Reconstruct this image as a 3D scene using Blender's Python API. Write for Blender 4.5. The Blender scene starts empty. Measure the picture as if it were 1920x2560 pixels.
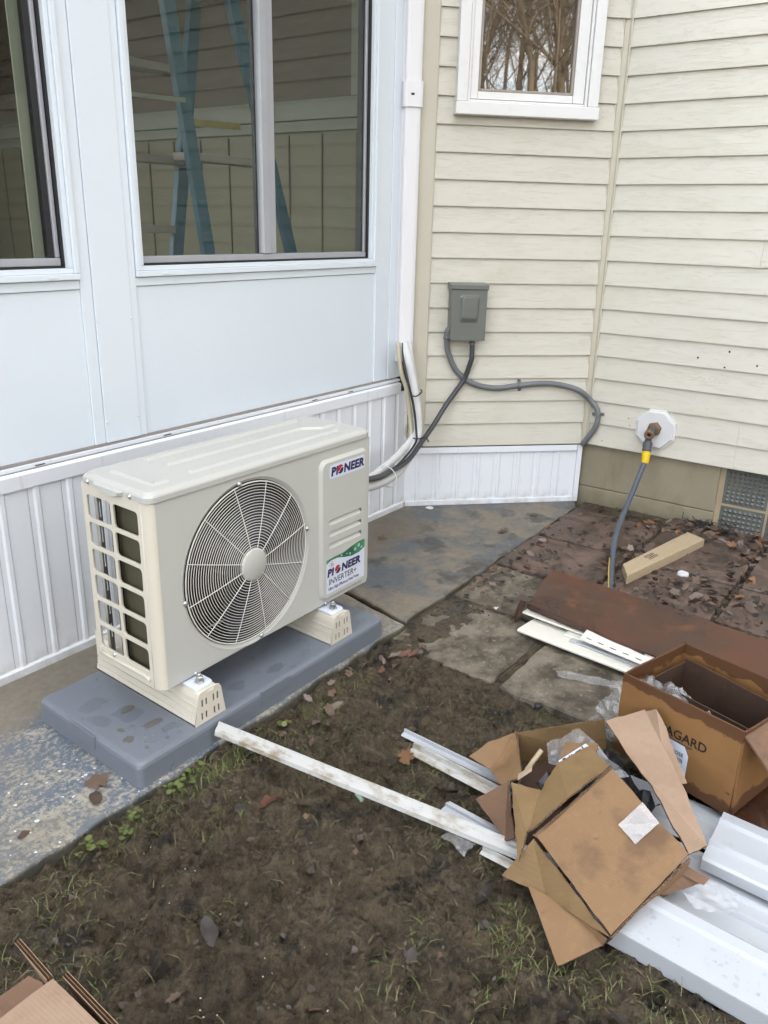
import bpy, bmesh, math, random
import numpy as np
from mathutils import Vector, Matrix, noise as mnoise
random.seed(7); rng = np.random.default_rng(7)
R = math.radians
scene = bpy.context.scene
C = scene.collection

# ------------------------------------------------------------------ camera
CAM_H = 1.227
F_PX, PITCH, ROLL, HEAD = 2042.9, 0.339975, 0.0243167, 0.616364
fwd = Vector((math.cos(HEAD)*math.cos(PITCH), math.sin(HEAD)*math.cos(PITCH), -math.sin(PITCH)))
rgt = Vector((math.sin(HEAD), -math.cos(HEAD), 0)); upv = rgt.cross(fwd)
r2 = rgt*math.cos(ROLL) + upv*math.sin(ROLL); u2 = -rgt*math.sin(ROLL) + upv*math.cos(ROLL)
cam_d = bpy.data.cameras.new('camera'); cam = bpy.data.objects.new('camera', cam_d); C.objects.link(cam)
m = Matrix((r2, u2, -fwd)).transposed().to_4x4(); m.translation = (0, 0, CAM_H); cam.matrix_world = m
cam_d.sensor_fit = 'HORIZONTAL'; cam_d.sensor_width = 36.0; cam_d.lens = F_PX/1920*36.0
cam_d.clip_start = 0.02; cam_d.clip_end = 600
scene.camera = cam

# ------------------------------------------------------------------ sky, sun, exposure
SUN_EL, SUN_AZ = R(36), R(28)            # azimuth measured from +X towards +Y: the sun stands behind the house
w = bpy.data.worlds.new('World'); scene.world = w; w.use_nodes = True
nt = w.node_tree; nt.nodes.clear()
out = nt.nodes.new('ShaderNodeOutputWorld'); bg = nt.nodes.new('ShaderNodeBackground')
sky = nt.nodes.new('ShaderNodeTexSky'); sky.sky_type = 'NISHITA'; sky.sun_disc = False
sky.sun_elevation = SUN_EL; sky.sun_rotation = R(90) - SUN_AZ; sky.air_density = 1.0; sky.dust_density = 2.0; sky.ozone_density = 0.15
tcw = nt.nodes.new('ShaderNodeTexCoord'); mpw = nt.nodes.new('ShaderNodeMapping'); mpw.inputs['Scale'].default_value = (1, 1, 2.2)
nz = nt.nodes.new('ShaderNodeTexNoise'); nz.inputs['Scale'].default_value = 2.6; nz.inputs['Detail'].default_value = 7; nz.inputs['Roughness'].default_value = .58
rp = nt.nodes.new('ShaderNodeValToRGB'); rp.color_ramp.elements[0].position = .38; rp.color_ramp.elements[1].position = .60
mxw = nt.nodes.new('ShaderNodeMix'); mxw.data_type = 'RGBA'; mxw.inputs[7].default_value = (6.6, 6.4, 6.1, 1)
nt.links.new(tcw.outputs['Generated'], mpw.inputs[0]); nt.links.new(mpw.outputs[0], nz.inputs['Vector'])
nt.links.new(nz.outputs[0], rp.inputs[0]); nt.links.new(rp.outputs[0], mxw.inputs[0])
nt.links.new(sky.outputs[0], mxw.inputs[6]); nt.links.new(mxw.outputs[2], bg.inputs[0])
bg.inputs[1].default_value = 0.15
nt.links.new(bg.outputs[0], out.inputs[0])
sd = bpy.data.lights.new('sun', 'SUN'); so = bpy.data.objects.new('sun', sd); C.objects.link(so)
sd.energy = 3.0; sd.angle = R(0.53); sd.color = (1, .94, .84)
tosun = Vector((math.cos(SUN_EL)*math.cos(SUN_AZ), math.cos(SUN_EL)*math.sin(SUN_AZ), math.sin(SUN_EL)))
so.rotation_euler = tosun.to_track_quat('Z', 'Y').to_euler(); so.location = tosun*20
vs = scene.view_settings; vs.view_transform = 'Standard'; vs.look = 'None'; vs.gamma = 1.0; vs.use_curve_mapping = False
vs.exposure = 2.55
scene.render.engine = 'CYCLES'
scene.cycles.use_denoising = True; scene.cycles.max_bounces = 6; scene.cycles.diffuse_bounces = 3; scene.cycles.adaptive_threshold = .02; scene.cycles.transparent_max_bounces = 12
scene.cycles.caustics_reflective = False; scene.cycles.caustics_refractive = False

# ------------------------------------------------------------------ material helpers
MATS = {}
class NT:
    def __init__(s, name):
        s.m = bpy.data.materials.new(name); s.m.use_nodes = True; s.t = s.m.node_tree; s.t.nodes.clear()
        s.o = s.t.nodes.new('ShaderNodeOutputMaterial'); s.b = s.t.nodes.new('ShaderNodeBsdfPrincipled')
        s.t.links.new(s.b.outputs[0], s.o.inputs[0]); MATS[name] = s.m
        s.tc = s.t.nodes.new('ShaderNodeTexCoord'); s.oi = s.t.nodes.new('ShaderNodeObjectInfo')
    def L(s, a, b): s.t.links.new(a, b)
    def vec(s, scale=(1, 1, 1), rnd=0.0, rot=(0, 0, 0)):
        v = s.tc.outputs['Object']
        if rnd:
            cm = s.t.nodes.new('ShaderNodeCombineXYZ'); mu = s.t.nodes.new('ShaderNodeMath'); mu.operation = 'MULTIPLY'; mu.inputs[1].default_value = rnd
            s.L(s.oi.outputs['Random'], mu.inputs[0]); s.L(mu.outputs[0], cm.inputs[0]); s.L(mu.outputs[0], cm.inputs[2])
            ad = s.t.nodes.new('ShaderNodeVectorMath'); ad.operation = 'ADD'; s.L(v, ad.inputs[0]); s.L(cm.outputs[0], ad.inputs[1]); v = ad.outputs[0]
        mp = s.t.nodes.new('ShaderNodeMapping'); mp.inputs['Scale'].default_value = scale; mp.inputs['Rotation'].default_value = rot; s.L(v, mp.inputs[0]); return mp.outputs[0]
    def noise(s, scale, detail=4, rough=.55, vec=None, dist=0, **k):
        n = s.t.nodes.new('ShaderNodeTexNoise'); n.inputs['Scale'].default_value = scale; n.inputs['Detail'].default_value = detail
        n.inputs['Roughness'].default_value = rough; n.inputs['Distortion'].default_value = dist
        s.L(vec if vec is not None else s.tc.outputs['Object'], n.inputs['Vector']); return n.outputs[0]
    def voro(s, scale, vec=None, out=0, feature='F1'):
        n = s.t.nodes.new('ShaderNodeTexVoronoi'); n.inputs['Scale'].default_value = scale; n.feature = feature
        s.L(vec if vec is not None else s.tc.outputs['Object'], n.inputs['Vector']); return n.outputs[out]
    def wave(s, scale, dist=0, vec=None, direc='X', detail=2):
        n = s.t.nodes.new('ShaderNodeTexWave'); n.inputs['Scale'].default_value = scale; n.inputs['Distortion'].default_value = dist; n.bands_direction = direc
        n.inputs['Detail'].default_value = detail
        s.L(vec if vec is not None else s.tc.outputs['Object'], n.inputs['Vector']); return n.outputs['Fac']
    def ramp(s, fac, stops, interp='LINEAR'):
        r = s.t.nodes.new('ShaderNodeValToRGB'); e = r.color_ramp.elements; r.color_ramp.interpolation = interp
        while len(e) < len(stops): e.new(.5)
        for i, (p, c) in enumerate(stops):
            e[i].position = p; e[i].color = (c, c, c, 1) if isinstance(c, (int, float)) else (*c, 1)
        s.L(fac, r.inputs[0]); return r.outputs[0]
    def mix(s, fac, a, b, mode='MIX'):
        n = s.t.nodes.new('ShaderNodeMix'); n.data_type = 'RGBA'; n.blend_type = mode
        for sock, v in ((0, fac), (6, a), (7, b)):
            if isinstance(v, (int, float)): n.inputs[sock].default_value = v if sock == 0 else (v, v, v, 1)
            elif isinstance(v, tuple): n.inputs[sock].default_value = (*v, 1)
            else: s.L(v, n.inputs[sock])
        return n.outputs[2]
    def math(s, op, a, b=0.0):
        n = s.t.nodes.new('ShaderNodeMath'); n.operation = op
        for i, v in enumerate((a, b)):
            if isinstance(v, (int, float)): n.inputs[i].default_value = v
            else: s.L(v, n.inputs[i])
        return n.outputs[0]
    def sep(s, axis):
        n = s.t.nodes.new('ShaderNodeSeparateXYZ'); s.L(s.tc.outputs['Object'], n.inputs[0]); return n.outputs[axis]
    def schlick(s, f0):
        lw = s.t.nodes.new('ShaderNodeLayerWeight'); lw.inputs[0].default_value = .5
        return s.math('ADD', s.math('MULTIPLY', s.math('POWER', lw.outputs['Facing'], 5.0), 1-f0), f0)
    def col(s, c):
        if isinstance(c, tuple): s.b.inputs['Base Color'].default_value = (*c, 1)
        else: s.L(c, s.b.inputs['Base Color'])
        return s
    def rough(s, v):
        if isinstance(v, (int, float)): s.b.inputs['Roughness'].default_value = v
        else: s.L(v, s.b.inputs['Roughness'])
        return s
    def bump(s, h, strength=.3, dist=.002):
        n = s.t.nodes.new('ShaderNodeBump'); n.inputs['Strength'].default_value = strength; n.inputs['Distance'].default_value = dist
        s.L(h, n.inputs['Height']); s.L(n.outputs[0], s.b.inputs['Normal']); return s
    def set(s, **k):
        for a, v in k.items(): s.b.inputs[a.replace('_', ' ')].default_value = v
        return s
def plain(name, c, rough=.5, var=.0, bump=0, bscale=200, metal=0.0):
    n = NT(name)
    if var:
        f = n.noise(14, 5); n.col(n.mix(f, tuple(x*(1-var) for x in c), tuple(min(1, x*(1+var)) for x in c)))
    else: n.col(c)
    n.rough(n.ramp(n.noise(30, 3), [(.3, max(0, rough-.08)), (.7, min(1, rough+.08))])); n.set(Metallic=metal)
    if bump: n.bump(n.noise(bscale, 3), bump, .001)
    return n

# siding: cream vinyl with embossed wood grain and a little algae
n = NT('siding')
v = n.vec((.9, 1, 8), rnd=37)
g1 = n.noise(5, 4, .6, v, dist=.9); g2 = n.noise(9, 2, .5, n.vec((.7, 1, 22), rnd=11), dist=.5)
lines = n.ramp(n.math('FRACT', n.math('MULTIPLY', g1, 5.0)), [(0, 0.), (.13, 1.), (.87, 1.), (1, 0.)])
base = n.mix(n.noise(1.6, 4, vec=n.vec((1, 1, 1), rnd=9)), (.525, .500, .428), (.600, .575, .497))
dirt = n.ramp(n.noise(3.2, 6, .65, n.vec((1, 1, 2.5), rnd=21)), [(.52, 0.), (.75, 1.)])
base = n.mix(n.math('MULTIPLY', dirt, .38), base, (.42, .42, .29))
base = n.mix(n.math('MULTIPLY', n.math('SUBTRACT', 1.0, lines), .15), base, (.36, .34, .27))
spk = n.ramp(n.voro(75, n.vec((1, 1, 1), rnd=5)), [(.03, 1.), (.06, 0.)])
base = n.mix(n.math('MULTIPLY', spk, n.ramp(n.noise(4), [(.5, 0.), (.65, .7)])), base, (.2, .19, .15))
n.col(base).rough(.48).bump(n.math('ADD', lines, n.math('MULTIPLY', g2, .6)), .45, .0016)
n = NT('trim_beige'); n.col(n.mix(n.noise(5, 5), (.46, .43, .345), (.52, .49, .40))).rough(.5).bump(n.noise(30, 3, vec=n.vec((30, 30, 1.5))), .2, .001)
# whites; the sunroom frame colour has the bluish sky light mixed in
n = NT('white_frame_sky'); f = n.noise(3, 5); n.col(n.mix(f, (.665, .725, .785), (.71, .77, .82))).rough(.35).bump(n.noise(60), .04, .001)
n = NT('white_paint'); n.col(n.mix(n.ramp(n.noise(20, 6, .7), [(.55, 0.), (.75, .35)]), (.70, .70, .69), (.50, .48, .43))).rough(.4)
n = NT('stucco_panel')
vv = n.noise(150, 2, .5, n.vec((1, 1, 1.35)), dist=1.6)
n.col(n.mix(n.noise(2.5, 4), (.66, .725, .785), (.705, .77, .82))).rough(.42).bump(vv, .55, .0012)  # bluish sky light is put into this base colour too
n = NT('skirt_white')
dv = n.ramp(n.voro(120), [(.05, 1.), (.10, 0.)]); dm = n.ramp(n.noise(2.6, 6, .7), [(.42, 0.), (.62, 1.)])
streak = n.ramp(n.noise(9, 5, .6, n.vec((9, 9, .7))), [(.60, 0.), (.78, .55)])
bs = n.mix(streak, n.mix(n.noise(4, 4), (.70, .73, .77), (.75, .775, .81)), (.50, .46, .38))
low = n.ramp(n.sep(2), [(.0, 1.), (.05, 0.)])
bs = n.mix(n.math('MULTIPLY', low, n.ramp(n.noise(25, 5), [(.35, 0.), (.7, .55)])), bs, (.30, .26, .2))
n.col(n.mix(n.math('MULTIPLY', dv, dm), bs, (.30, .24, .17))).rough(.42)
n = NT('dirty_trim'); n.col(n.mix(n.ramp(n.noise(22, 6, .7), [(.4, 0.), (.7, 1.)]), (.72, .70, .66), (.36, .31, .23))).rough(.6)
plain('gasket', (.012, .012, .014), .5)
plain('gap_dark', (.03, .026, .022), .9)
n = NT('aluminium_grey'); n.col(n.mix(n.noise(8, 4), (.34, .35, .38), (.42, .43, .46))).rough(.38).set(Metallic=.25)
plain('weather_strip', (.24, .22, .20), .7, .3)
plain('olive_frame', (.30, .26, .22), .5, .1)
plain('screw_steel', (.55, .55, .54), .3, metal=.9)
plain('dark_bracket', (.16, .16, .16), .45, .15, metal=.4)
# painted white lineset duct
n = NT('duct_white'); n.col(n.mix(n.noise(3, 4), (.69, .68, .69), (.73, .72, .735))).rough(.33)
# heat pump
n = NT('pump_paint'); n.col(n.mix(n.noise(4, 4), (.455, .455, .425), (.495, .495, .46))).rough(n.ramp(n.noise(25), [(.3, .30), (.7, .40)])).bump(n.noise(420, 2), .06, .0006)
n = NT('pump_lid'); n.col(n.mix(n.noise(4, 4), (.43, .43, .405), (.47, .47, .44))).rough(.36)
n = NT('pump_side'); n.col(n.mix(n.noise(4, 4), (.56, .52, .43), (.60, .56, .465))).rough(.42)
n = NT('foot_plastic'); n.col(n.mix(n.noise(5, 5), (.57, .53, .445), (.63, .585, .495))).rough(.42).bump(n.noise(300), .08, .0006)
n = NT('grille_wire'); n.col((.68, .67, .62)).rough(.35)
n = NT('coil_fins'); fw = n.wave(110, 0, direc='Z'); n.col(n.mix(fw, (.045, .04, .022), (.13, .12, .07))).rough(.5).set(Metallic=.3); n.bump(fw, .5, .002)
plain('fan_blade', (.006, .007, .022), .35)
plain('cavity', (.008, .008, .010), .7)
plain('label_white', (.60, .64, .74), .35)
plain('ink_navy', (.018, .016, .075), .4); plain('ink_red', (.42, .02, .025), .4); plain('ink_black', (.012, .012, .013), .5); plain('ink_maroon', (.09, .035, .09), .5)
n = NT('leaf_print'); n.col(n.ramp(n.noise(18, 3), [(.3, (.015, .09, .05)), (.55, (.06, .22, .12)), (.8, (.25, .42, .30))])).rough(.35)
plain('drop_print', (.35, .5, .40), .3)
# equipment pad
n = NT('pad_plastic'); f = n.noise(7, 5, .6); st = n.ramp(n.noise(3.2, 5, .6), [(.45, 0.), (.7, 1.)])
n.col(n.mix(f, (0.129, 0.1445, 0.172), (0.1634, 0.1806, 0.2107))).rough(n.mix(st, .50, .22)).bump(n.noise(500, 2), .10, .0006)
n = NT('water'); g = n.t.nodes.new('ShaderNodeBsdfGlossy'); g.inputs['Roughness'].default_value = .03
tr = n.t.nodes.new('ShaderNodeBsdfTransparent'); tr.inputs[0].default_value = (.93, .94, .95, 1); mx = n.t.nodes.new('ShaderNodeMixShader'); n.L(n.schlick(.035), mx.inputs[0]); n.L(tr.outputs[0], mx.inputs[1]); n.L(g.outputs[0], mx.inputs[2]); n.L(mx.outputs[0], n.o.inputs[0])
n = NT('mud_smear'); n.col(n.mix(n.noise(60, 4), (.085, .082, .075), (.13, .125, .115))).rough(.5)
# old concrete path with worn blue-grey paint
n = NT('path_concrete')
x = n.sep(0)
a1 = n.noise(2.3, 6, .62); a2 = n.noise(9, 7, .7); a3 = n.noise(80, 6, .75)
worn = n.ramp(n.math('ADD', n.math('MULTIPLY', a2, .42), n.math('MULTIPLY', a3, .58)), [(.48, 0.), (.55, 1.)])
paint = n.mix(n.noise(30, 4), (.070, .092, .125), (.125, .150, .185))
conc = n.mix(n.noise(40, 5), (.20, .185, .15), (.42, .39, .32))
colr = n.mix(worn, paint, conc)
tan = n.ramp(n.math('ADD', n.math('ADD', a1, n.math('MULTIPLY', n.noise(14, 5), .25)), n.ramp(n.math('MULTIPLY', x, .25), [(.47, 0.), (.58, .045)])), [(.57, 0.), (.70, 1.)])
tanr = n.math('MULTIPLY', tan, n.ramp(n.math('MULTIPLY', x, .25), [(.40, .30), (.52, 1.0)]))
colr = n.mix(tanr, colr, n.mix(n.noise(24, 6, .7), (.15, .12, .08), (.34, .285, .20)))
drk = n.ramp(n.noise(5.5, 6, .6), [(.56, 0.), (.68, 1.)]); colr = n.mix(n.math('MULTIPLY', drk, .6), colr, (.05, .05, .045))
chip = n.ramp(n.noise(70, 3, .6), [(.70, 0.), (.72, 1.)]); chipm = n.ramp(n.noise(7, 4), [(.5, 0.), (.6, 1.)])
colr = n.mix(n.math('MULTIPLY', chip, chipm), colr, (.62, .60, .52))
wl = n.ramp(n.sep(1), [(.0, 0.), (1, 1.)])
yy = n.math('MULTIPLY', n.math('SUBTRACT', n.math('ADD', n.sep(1), n.math('MULTIPLY', n.noise(6, 4), .16)), 1.80), 12.0)
colr = n.mix(n.ramp(yy, [(.0, 0.), (1, 1.)]), colr, n.mix(n.noise(50, 5), (.12, .105, .08), (.24, .21, .165)))
edg = n.ramp(n.math('ADD', n.math('MULTIPLY', n.sep(2), -30.0), n.math('MULTIPLY', n.noise(25, 5), .5)), [(.30, 0.), (.55, 1.)]); colr = n.mix(n.math('MULTIPLY', edg, .85), colr, (.045, .042, .026))
n.col(colr).rough(n.ramp(a2, [(.35, .45), (.65, .85)])).bump(n.math('ADD', n.noise(90, 6, .7), worn), .35, .002)
n = NT('path_far')
k1 = n.noise(3.4, 9, .68, n.vec(rot=(0, 0, .5))); k2 = n.noise(5.5, 8, .66); k3 = n.noise(60, 5, .7)
cc = n.mix(k3, (.070, .078, .086), (.125, .133, .138))
cc = n.mix(n.ramp(k1, [(.44, 0.), (.56, 1.)]), cc, n.mix(n.noise(35, 6, .7), (.130, .110, .082), (.245, .21, .16)))
cc = n.mix(n.ramp(n.noise(28, 6, .75), [(.60, 0.), (.72, .6)]), cc, (.38, .34, .26))
cc = n.mix(n.ramp(k2, [(.52, 0.), (.60, .85)]), cc, (.042, .036, .028))
yd = n.math('ADD', n.math('MULTIPLY', n.math('SUBTRACT', n.sep(1), 1.70), 6.0), n.noise(7, 5)); xd = n.math('SUBTRACT', 3.35, n.math('ADD', n.sep(0), n.math('MULTIPLY', n.noise(5, 4), .5)))
cc = n.mix(n.ramp(n.math('MULTIPLY', n.math('MINIMUM', yd, n.math('MULTIPLY', xd, 3.0)), 1.0), [(.5, 0.), (1.0, .85)]), cc, n.mix(n.noise(50, 6, .75), (.075, .062, .045), (.20, .17, .125)))
edg = n.ramp(n.math('ADD', n.math('MULTIPLY', n.sep(2), -30.0), n.math('MULTIPLY', n.noise(25, 5), .5)), [(.30, 0.), (.55, 1.)]); cc = n.mix(n.math('MULTIPLY', edg, .85), cc, (.045, .042, .026))
n.col(cc).rough(n.ramp(k2, [(.4, .75), (.66, .40)])).bump(n.math('ADD', k3, n.noise(140, 4)), .4, .002)
# soil
n = NT('soil')
b1 = n.noise(3.0, 6, .6); b2 = n.noise(22, 8, .72); b3 = n.noise(90, 6, .75); b4 = n.noise(9, 7, .7, n.vec(rot=(0, 0, .4)))
cs = n.mix(n.ramp(b2, [(.36, 0.), (.62, 1.)]), (.036, .0275, .0165), (.132, .100, .060))
cs = n.mix(n.ramp(b1, [(.46, 0.), (.66, .7)]), cs, n.mix(b3, (.098, .075, .044), (.172, .135, .083)))
cs = n.mix(n.math('MULTIPLY', n.ramp(b3, [(.40, 1.), (.50, 0.)]), .55), cs, (.018, .013, .008))
cs = n.mix(n.ramp(b4, [(.56, 0.), (.62, .85)]), cs, (.016, .012, .009))
cs = n.mix(n.ramp(n.noise(55, 6, .75, n.vec(rot=(0, 0, 1.1))), [(.58, 0.), (.68, .65)]), cs, (.175, .128, .078))
cs = n.mix(n.ramp(n.noise(4.2, 6, .65, n.vec(rot=(0, 0, 2.0))), [(.62, 0.), (.74, .4)]), cs, (.045, .045, .015))
bit = n.ramp(n.voro(170), [(.08, 1.), (.12, 0.)]); bitm = n.ramp(n.noise(11, 4), [(.56, 0.), (.66, 1.)])
cs = n.mix(n.math('MULTIPLY', bit, n.math('MULTIPLY', bitm, .7)), cs, (.36, .31, .23))
n.col(cs).rough(n.ramp(n.noise(11, 6, .7), [(.38, .22), (.62, .62)])).bump(n.math('ADD', n.math('MULTIPLY', b3, .6), n.math('ADD', n.noise(28, 6, .7), n.noise(75, 6, .75))), 1.0, .016)
n = NT('paver'); k = n.noise(10, 7, .68, n.vec((1, 1, 1), rnd=13))
pc = n.mix(n.ramp(k, [(.40, 0.), (.60, 1.)]), (.048, .038, .026), (.180, .155, .115))
pc = n.mix(n.ramp(n.noise(55, 5, .7, n.vec(rnd=13)), [(.56, 0.), (.70, .5)]), pc, (.33, .30, .24))
n.col(pc).rough(n.ramp(k, [(.4, .45), (.6, .85)])).bump(n.noise(70, 6, .7, n.vec(rnd=13)), .6, .003)
n = NT('paver_red'); k = n.noise(9, 7, .68, n.vec((1, 1, 1), rnd=13))
pc = n.mix(n.ramp(k, [(.38, 0.), (.62, 1.)]), (.048, .034, .026), (.150, .100, .078))
n.col(n.mix(n.ramp(n.noise(45, 5, .7), [(.55, 0.), (.72, .6)]), pc, (.19, .155, .12))).rough(n.ramp(k, [(.4, .4), (.6, .8)])).bump(n.noise(70, 6, .7), .6, .003)
n = NT('foundation')
k = n.noise(3, 6, .6); pc = n.mix(k, (0.1955, 0.1658, 0.1105), (0.34, 0.3017, 0.2167))
pc = n.mix(n.ramp(n.noise(6, 6, .65, n.vec((1, 1, .35))), [(.55, 0.), (.72, .7)]), pc, (.17, .15, .085))
lowz = n.ramp(n.math('ADD', n.sep(2), n.math('MULTIPLY', n.noise(14, 5), .10)), [(.02, 1.), (.11, 0.)])
pc = n.mix(n.math('MULTIPLY', lowz, .7), pc, (.09, .085, .045))
n.col(pc).rough(.85).bump(n.noise(30, 6, .7, n.vec((1, 1, 4))), .5, .002)
plain('mortar_tan', (.36, .29, .19), .9, .25, .4, 120)
n = NT('glass_block'); n.col((.115, .122, .112)).rough(.10).bump(n.noise(20), .1, .001); n.set(IOR=1.5)
n.b.inputs['Coat Weight'].default_value = .6; n.b.inputs['Coat Roughness'].default_value = .05
# glass
n = NT('pane'); g = n.t.nodes.new('ShaderNodeBsdfGlossy'); g.inputs['Roughness'].default_value = .0; g.inputs['Color'].default_value = (.95, 1, .97, 1)
tr = n.t.nodes.new('ShaderNodeBsdfTransparent'); tr.inputs[0].default_value = (.93, .955, .915, 1)
mx = n.t.nodes.new('ShaderNodeMixShader'); n.L(n.schlick(.024), mx.inputs[0]); n.L(tr.outputs[0], mx.inputs[1]); n.L(g.outputs[0], mx.inputs[2]); n.L(mx.outputs[0], n.o.inputs[0])
n = NT('pane_mirror'); n.col((.012, .011, .010)).rough(.015).set(IOR=2.6)
n = NT('clear_plastic'); g = n.t.nodes.new('ShaderNodeBsdfGlossy'); g.inputs['Roughness'].default_value = .22
tr = n.t.nodes.new('ShaderNodeBsdfTransparent'); tr.inputs[0].default_value = (.90, .91, .92, 1); df = n.t.nodes.new('ShaderNodeBsdfDiffuse'); df.inputs[0].default_value = (.75, .75, .77, 1)
m1 = n.t.nodes.new('ShaderNodeMixShader'); m1.inputs[0].default_value = .16
n.L(tr.outputs[0], m1.inputs[1]); n.L(df.outputs[0], m1.inputs[2]); mx = n.t.nodes.new('ShaderNodeMixShader'); n.L(n.schlick(.07), mx.inputs[0]); n.L(m1.outputs[0], mx.inputs[1]); n.L(g.outputs[0], mx.inputs[2]); n.L(mx.outputs[0], n.o.inputs[0])
# interior: room and ladder colours darkened in place of dim light
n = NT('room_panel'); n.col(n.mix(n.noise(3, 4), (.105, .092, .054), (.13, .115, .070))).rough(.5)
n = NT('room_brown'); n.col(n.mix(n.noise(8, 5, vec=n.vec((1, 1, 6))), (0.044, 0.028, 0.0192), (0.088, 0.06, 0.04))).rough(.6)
plain('room_white_dim', (.15, .155, .13), .5, .05); plain('room_floor', (.14, .11, .08), .6, .2)
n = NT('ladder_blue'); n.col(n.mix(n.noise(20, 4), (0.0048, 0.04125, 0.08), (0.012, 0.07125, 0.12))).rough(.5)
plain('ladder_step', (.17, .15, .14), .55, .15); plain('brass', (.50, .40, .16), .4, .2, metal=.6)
# electrics
n = NT('box_grey'); n.col(n.mix(n.noise(6, 4), (0.124, 0.132, 0.116), (0.148, 0.156, 0.14))).rough(.36)
n = NT('conduit_grey'); n.col(n.mix(n.noise(9, 4), (0.1232, 0.1318, 0.1403), (0.1615, 0.17, 0.1785))).rough(.42)
n = NT('whip_dark'); n.col(n.mix(n.noise(9, 4), (.035, .037, .042), (.06, .062, .07))).rough(.45)
plain('cable_black', (.012, .012, .013), .42)
n = NT('pipe_wrap'); n.col(n.mix(n.noise(50, 5), (0.5808, 0.5896, 0.5896), (0.6688, 0.6688, 0.6688))).rough(.6).bump(n.noise(120, 4), .35, .001)
plain('pipe_beige', (.50, .45, .33), .6, .12)
plain('hose_grey', (.075, .09, .115), .45, .15); plain('hose_yellow', (.70, .47, .01), .42, .08); plain('hose_coupler', (.07, .075, .08), .5, .2)
n = NT('rusty_brass'); n.col(n.mix(n.noise(40, 5, .7), (.10, .055, .03), (.26, .17, .10))).rough(.6).set(Metallic=.4); n.bump(n.noise(200), .3, .001)
# debris
n = NT('lumber'); gr = n.noise(6, 4, .6, n.vec((.9, 14, 14), rot=(0, 0, .2)), dist=.4)
lc = n.mix(gr, (.36, .275, .17), (.46, .365, .245)); lc = n.mix(n.ramp(n.noise(35, 5, .65), [(.60, 0.), (.70, .6)]), lc, (.22, .13, .07))
n.col(lc).rough(.7).bump(gr, .15, .001)
def card(name, c0, c1, stain, st0=.54, st1=.68, ridge=55, rough=.75, bm=.10):
    n = NT(name); k = n.noise(6, 6, .6); cc = n.mix(k, c0, c1)
    cc = n.mix(n.ramp(n.noise(70, 4, .6), [(.55, 0.), (.75, .35)]), cc, tuple(x*1.25 for x in c1))
    s1 = n.ramp(n.noise(7.5, 5, .6, n.vec(rnd=8)), [(st0, 0.), (st1, 1.)]); cc = n.mix(n.math('MULTIPLY', s1, .75), cc, stain)
    sp = n.ramp(n.noise(38, 3), [(.68, 0.), (.74, .55)]); cc = n.mix(sp, cc, stain)
    n.col(cc).rough(rough); n.bump(n.noise(110, 5) if not ridge else n.math('ADD', n.wave(ridge, .3, direc='X'), n.math('MULTIPLY', n.noise(25, 5), 2.5)), bm, .002); return n
card('card_kraft', (.172, .098, .044), (.220, .130, .062), (.10, .054, .027), .56, .70)
card('card_pink', (.255, .170, .112), (.305, .213, .148), (0.234, 0.1404, 0.0897))
card('card_dark', (0.124, 0.068, 0.0384), (0.176, 0.1, 0.06), (0.064, 0.0336, 0.02))
card('card_shaded', (.034, .017, .009), (.060, .031, .017), (.03, .014, .008))  # darkest card: shade inside the boxes put into the colour
card('card_yellow', (.150, .092, .036), (.205, .130, .056), (0.1224, 0.0684, 0.0288))
n = NT('card_nova'); k = n.noise(5, 5); cc = n.mix(k, (.185, .088, .028), (.235, .120, .042))
zz = n.math('ADD', n.math('MULTIPLY', n.sep(2), 9.0), n.math('MULTIPLY', n.noise(11, 5, .6), .75))
wet = n.ramp(zz, [(.0, 0.), (.5, 0.), (1.0, 1.)])
zt = n.math('ADD', n.math('MULTIPLY', n.math('SUBTRACT', n.sep(2), .235), 14.0), n.math('MULTIPLY', n.noise(16, 5, .6), 1.3))
topw = n.ramp(zt, [(.30, 0.), (.36, 1.)]); zb = n.math('ADD', n.math('MULTIPLY', n.math('SUBTRACT', .065, n.sep(2)), 12.0), n.math('MULTIPLY', n.noise(13, 5, .6), 1.0))
botw = n.ramp(zb, [(.55, 0.), (.62, 1.)]); cc = n.mix(n.math('MULTIPLY', n.math('MAXIMUM', topw, botw), .82), cc, (.062, .022, .008))
n.col(cc).rough(.6).bump(n.noise(80, 4), .12, .002)
n = NT('card_rust'); k = n.noise(4.5, 6, .62); cc = n.mix(n.ramp(k, [(.35, 0.), (.65, 1.)]), (.036, .014, .008), (.095, .032, .013))
cc = n.mix(n.ramp(n.noise(8, 5, .6), [(.58, 0.), (.72, .7)]), cc, (.19, .07, .024)); n.col(cc).rough(n.ramp(k, [(.3, .24), (.7, .46)])).bump(n.noise(22, 6), .25, .004)
n = NT('trim_white'); td = n.ramp(n.noise(18, 7, .75), [(.60, 0.), (.74, .55)]); n.col(n.mix(td, n.mix(n.noise(3, 4), (.39, .412, .44), (.435, .456, .48)), (.30, .27, .21))).rough(.28)
n = NT('trim_cream'); n.col(n.mix(n.ramp(n.noise(14, 6, .7), [(.55, 0.), (.8, .6)]), (.70, .68, .60), (.40, .34, .25))).rough(.4)
n = NT('trim_dirty'); dd = n.ramp(n.noise(26, 7, .72, n.vec((1, .45, 1))), [(.48, 0.), (.62, 1.)]); hv = n.ramp(n.math('SUBTRACT', n.sep(1), .75), [(.0, .6), (.55, 1.)])
n.col(n.mix(n.math('MULTIPLY', dd, hv), (.43, .43, .41), (.20, .15, .085))).rough(.4)
plain('plaster_white', (.60, .60, .60), .7, .1, .4, 60); plain('pale_chip', (.48, .43, .33), .7, .2); plain('cap_black', (.012, .013, .016), .35)
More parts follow.
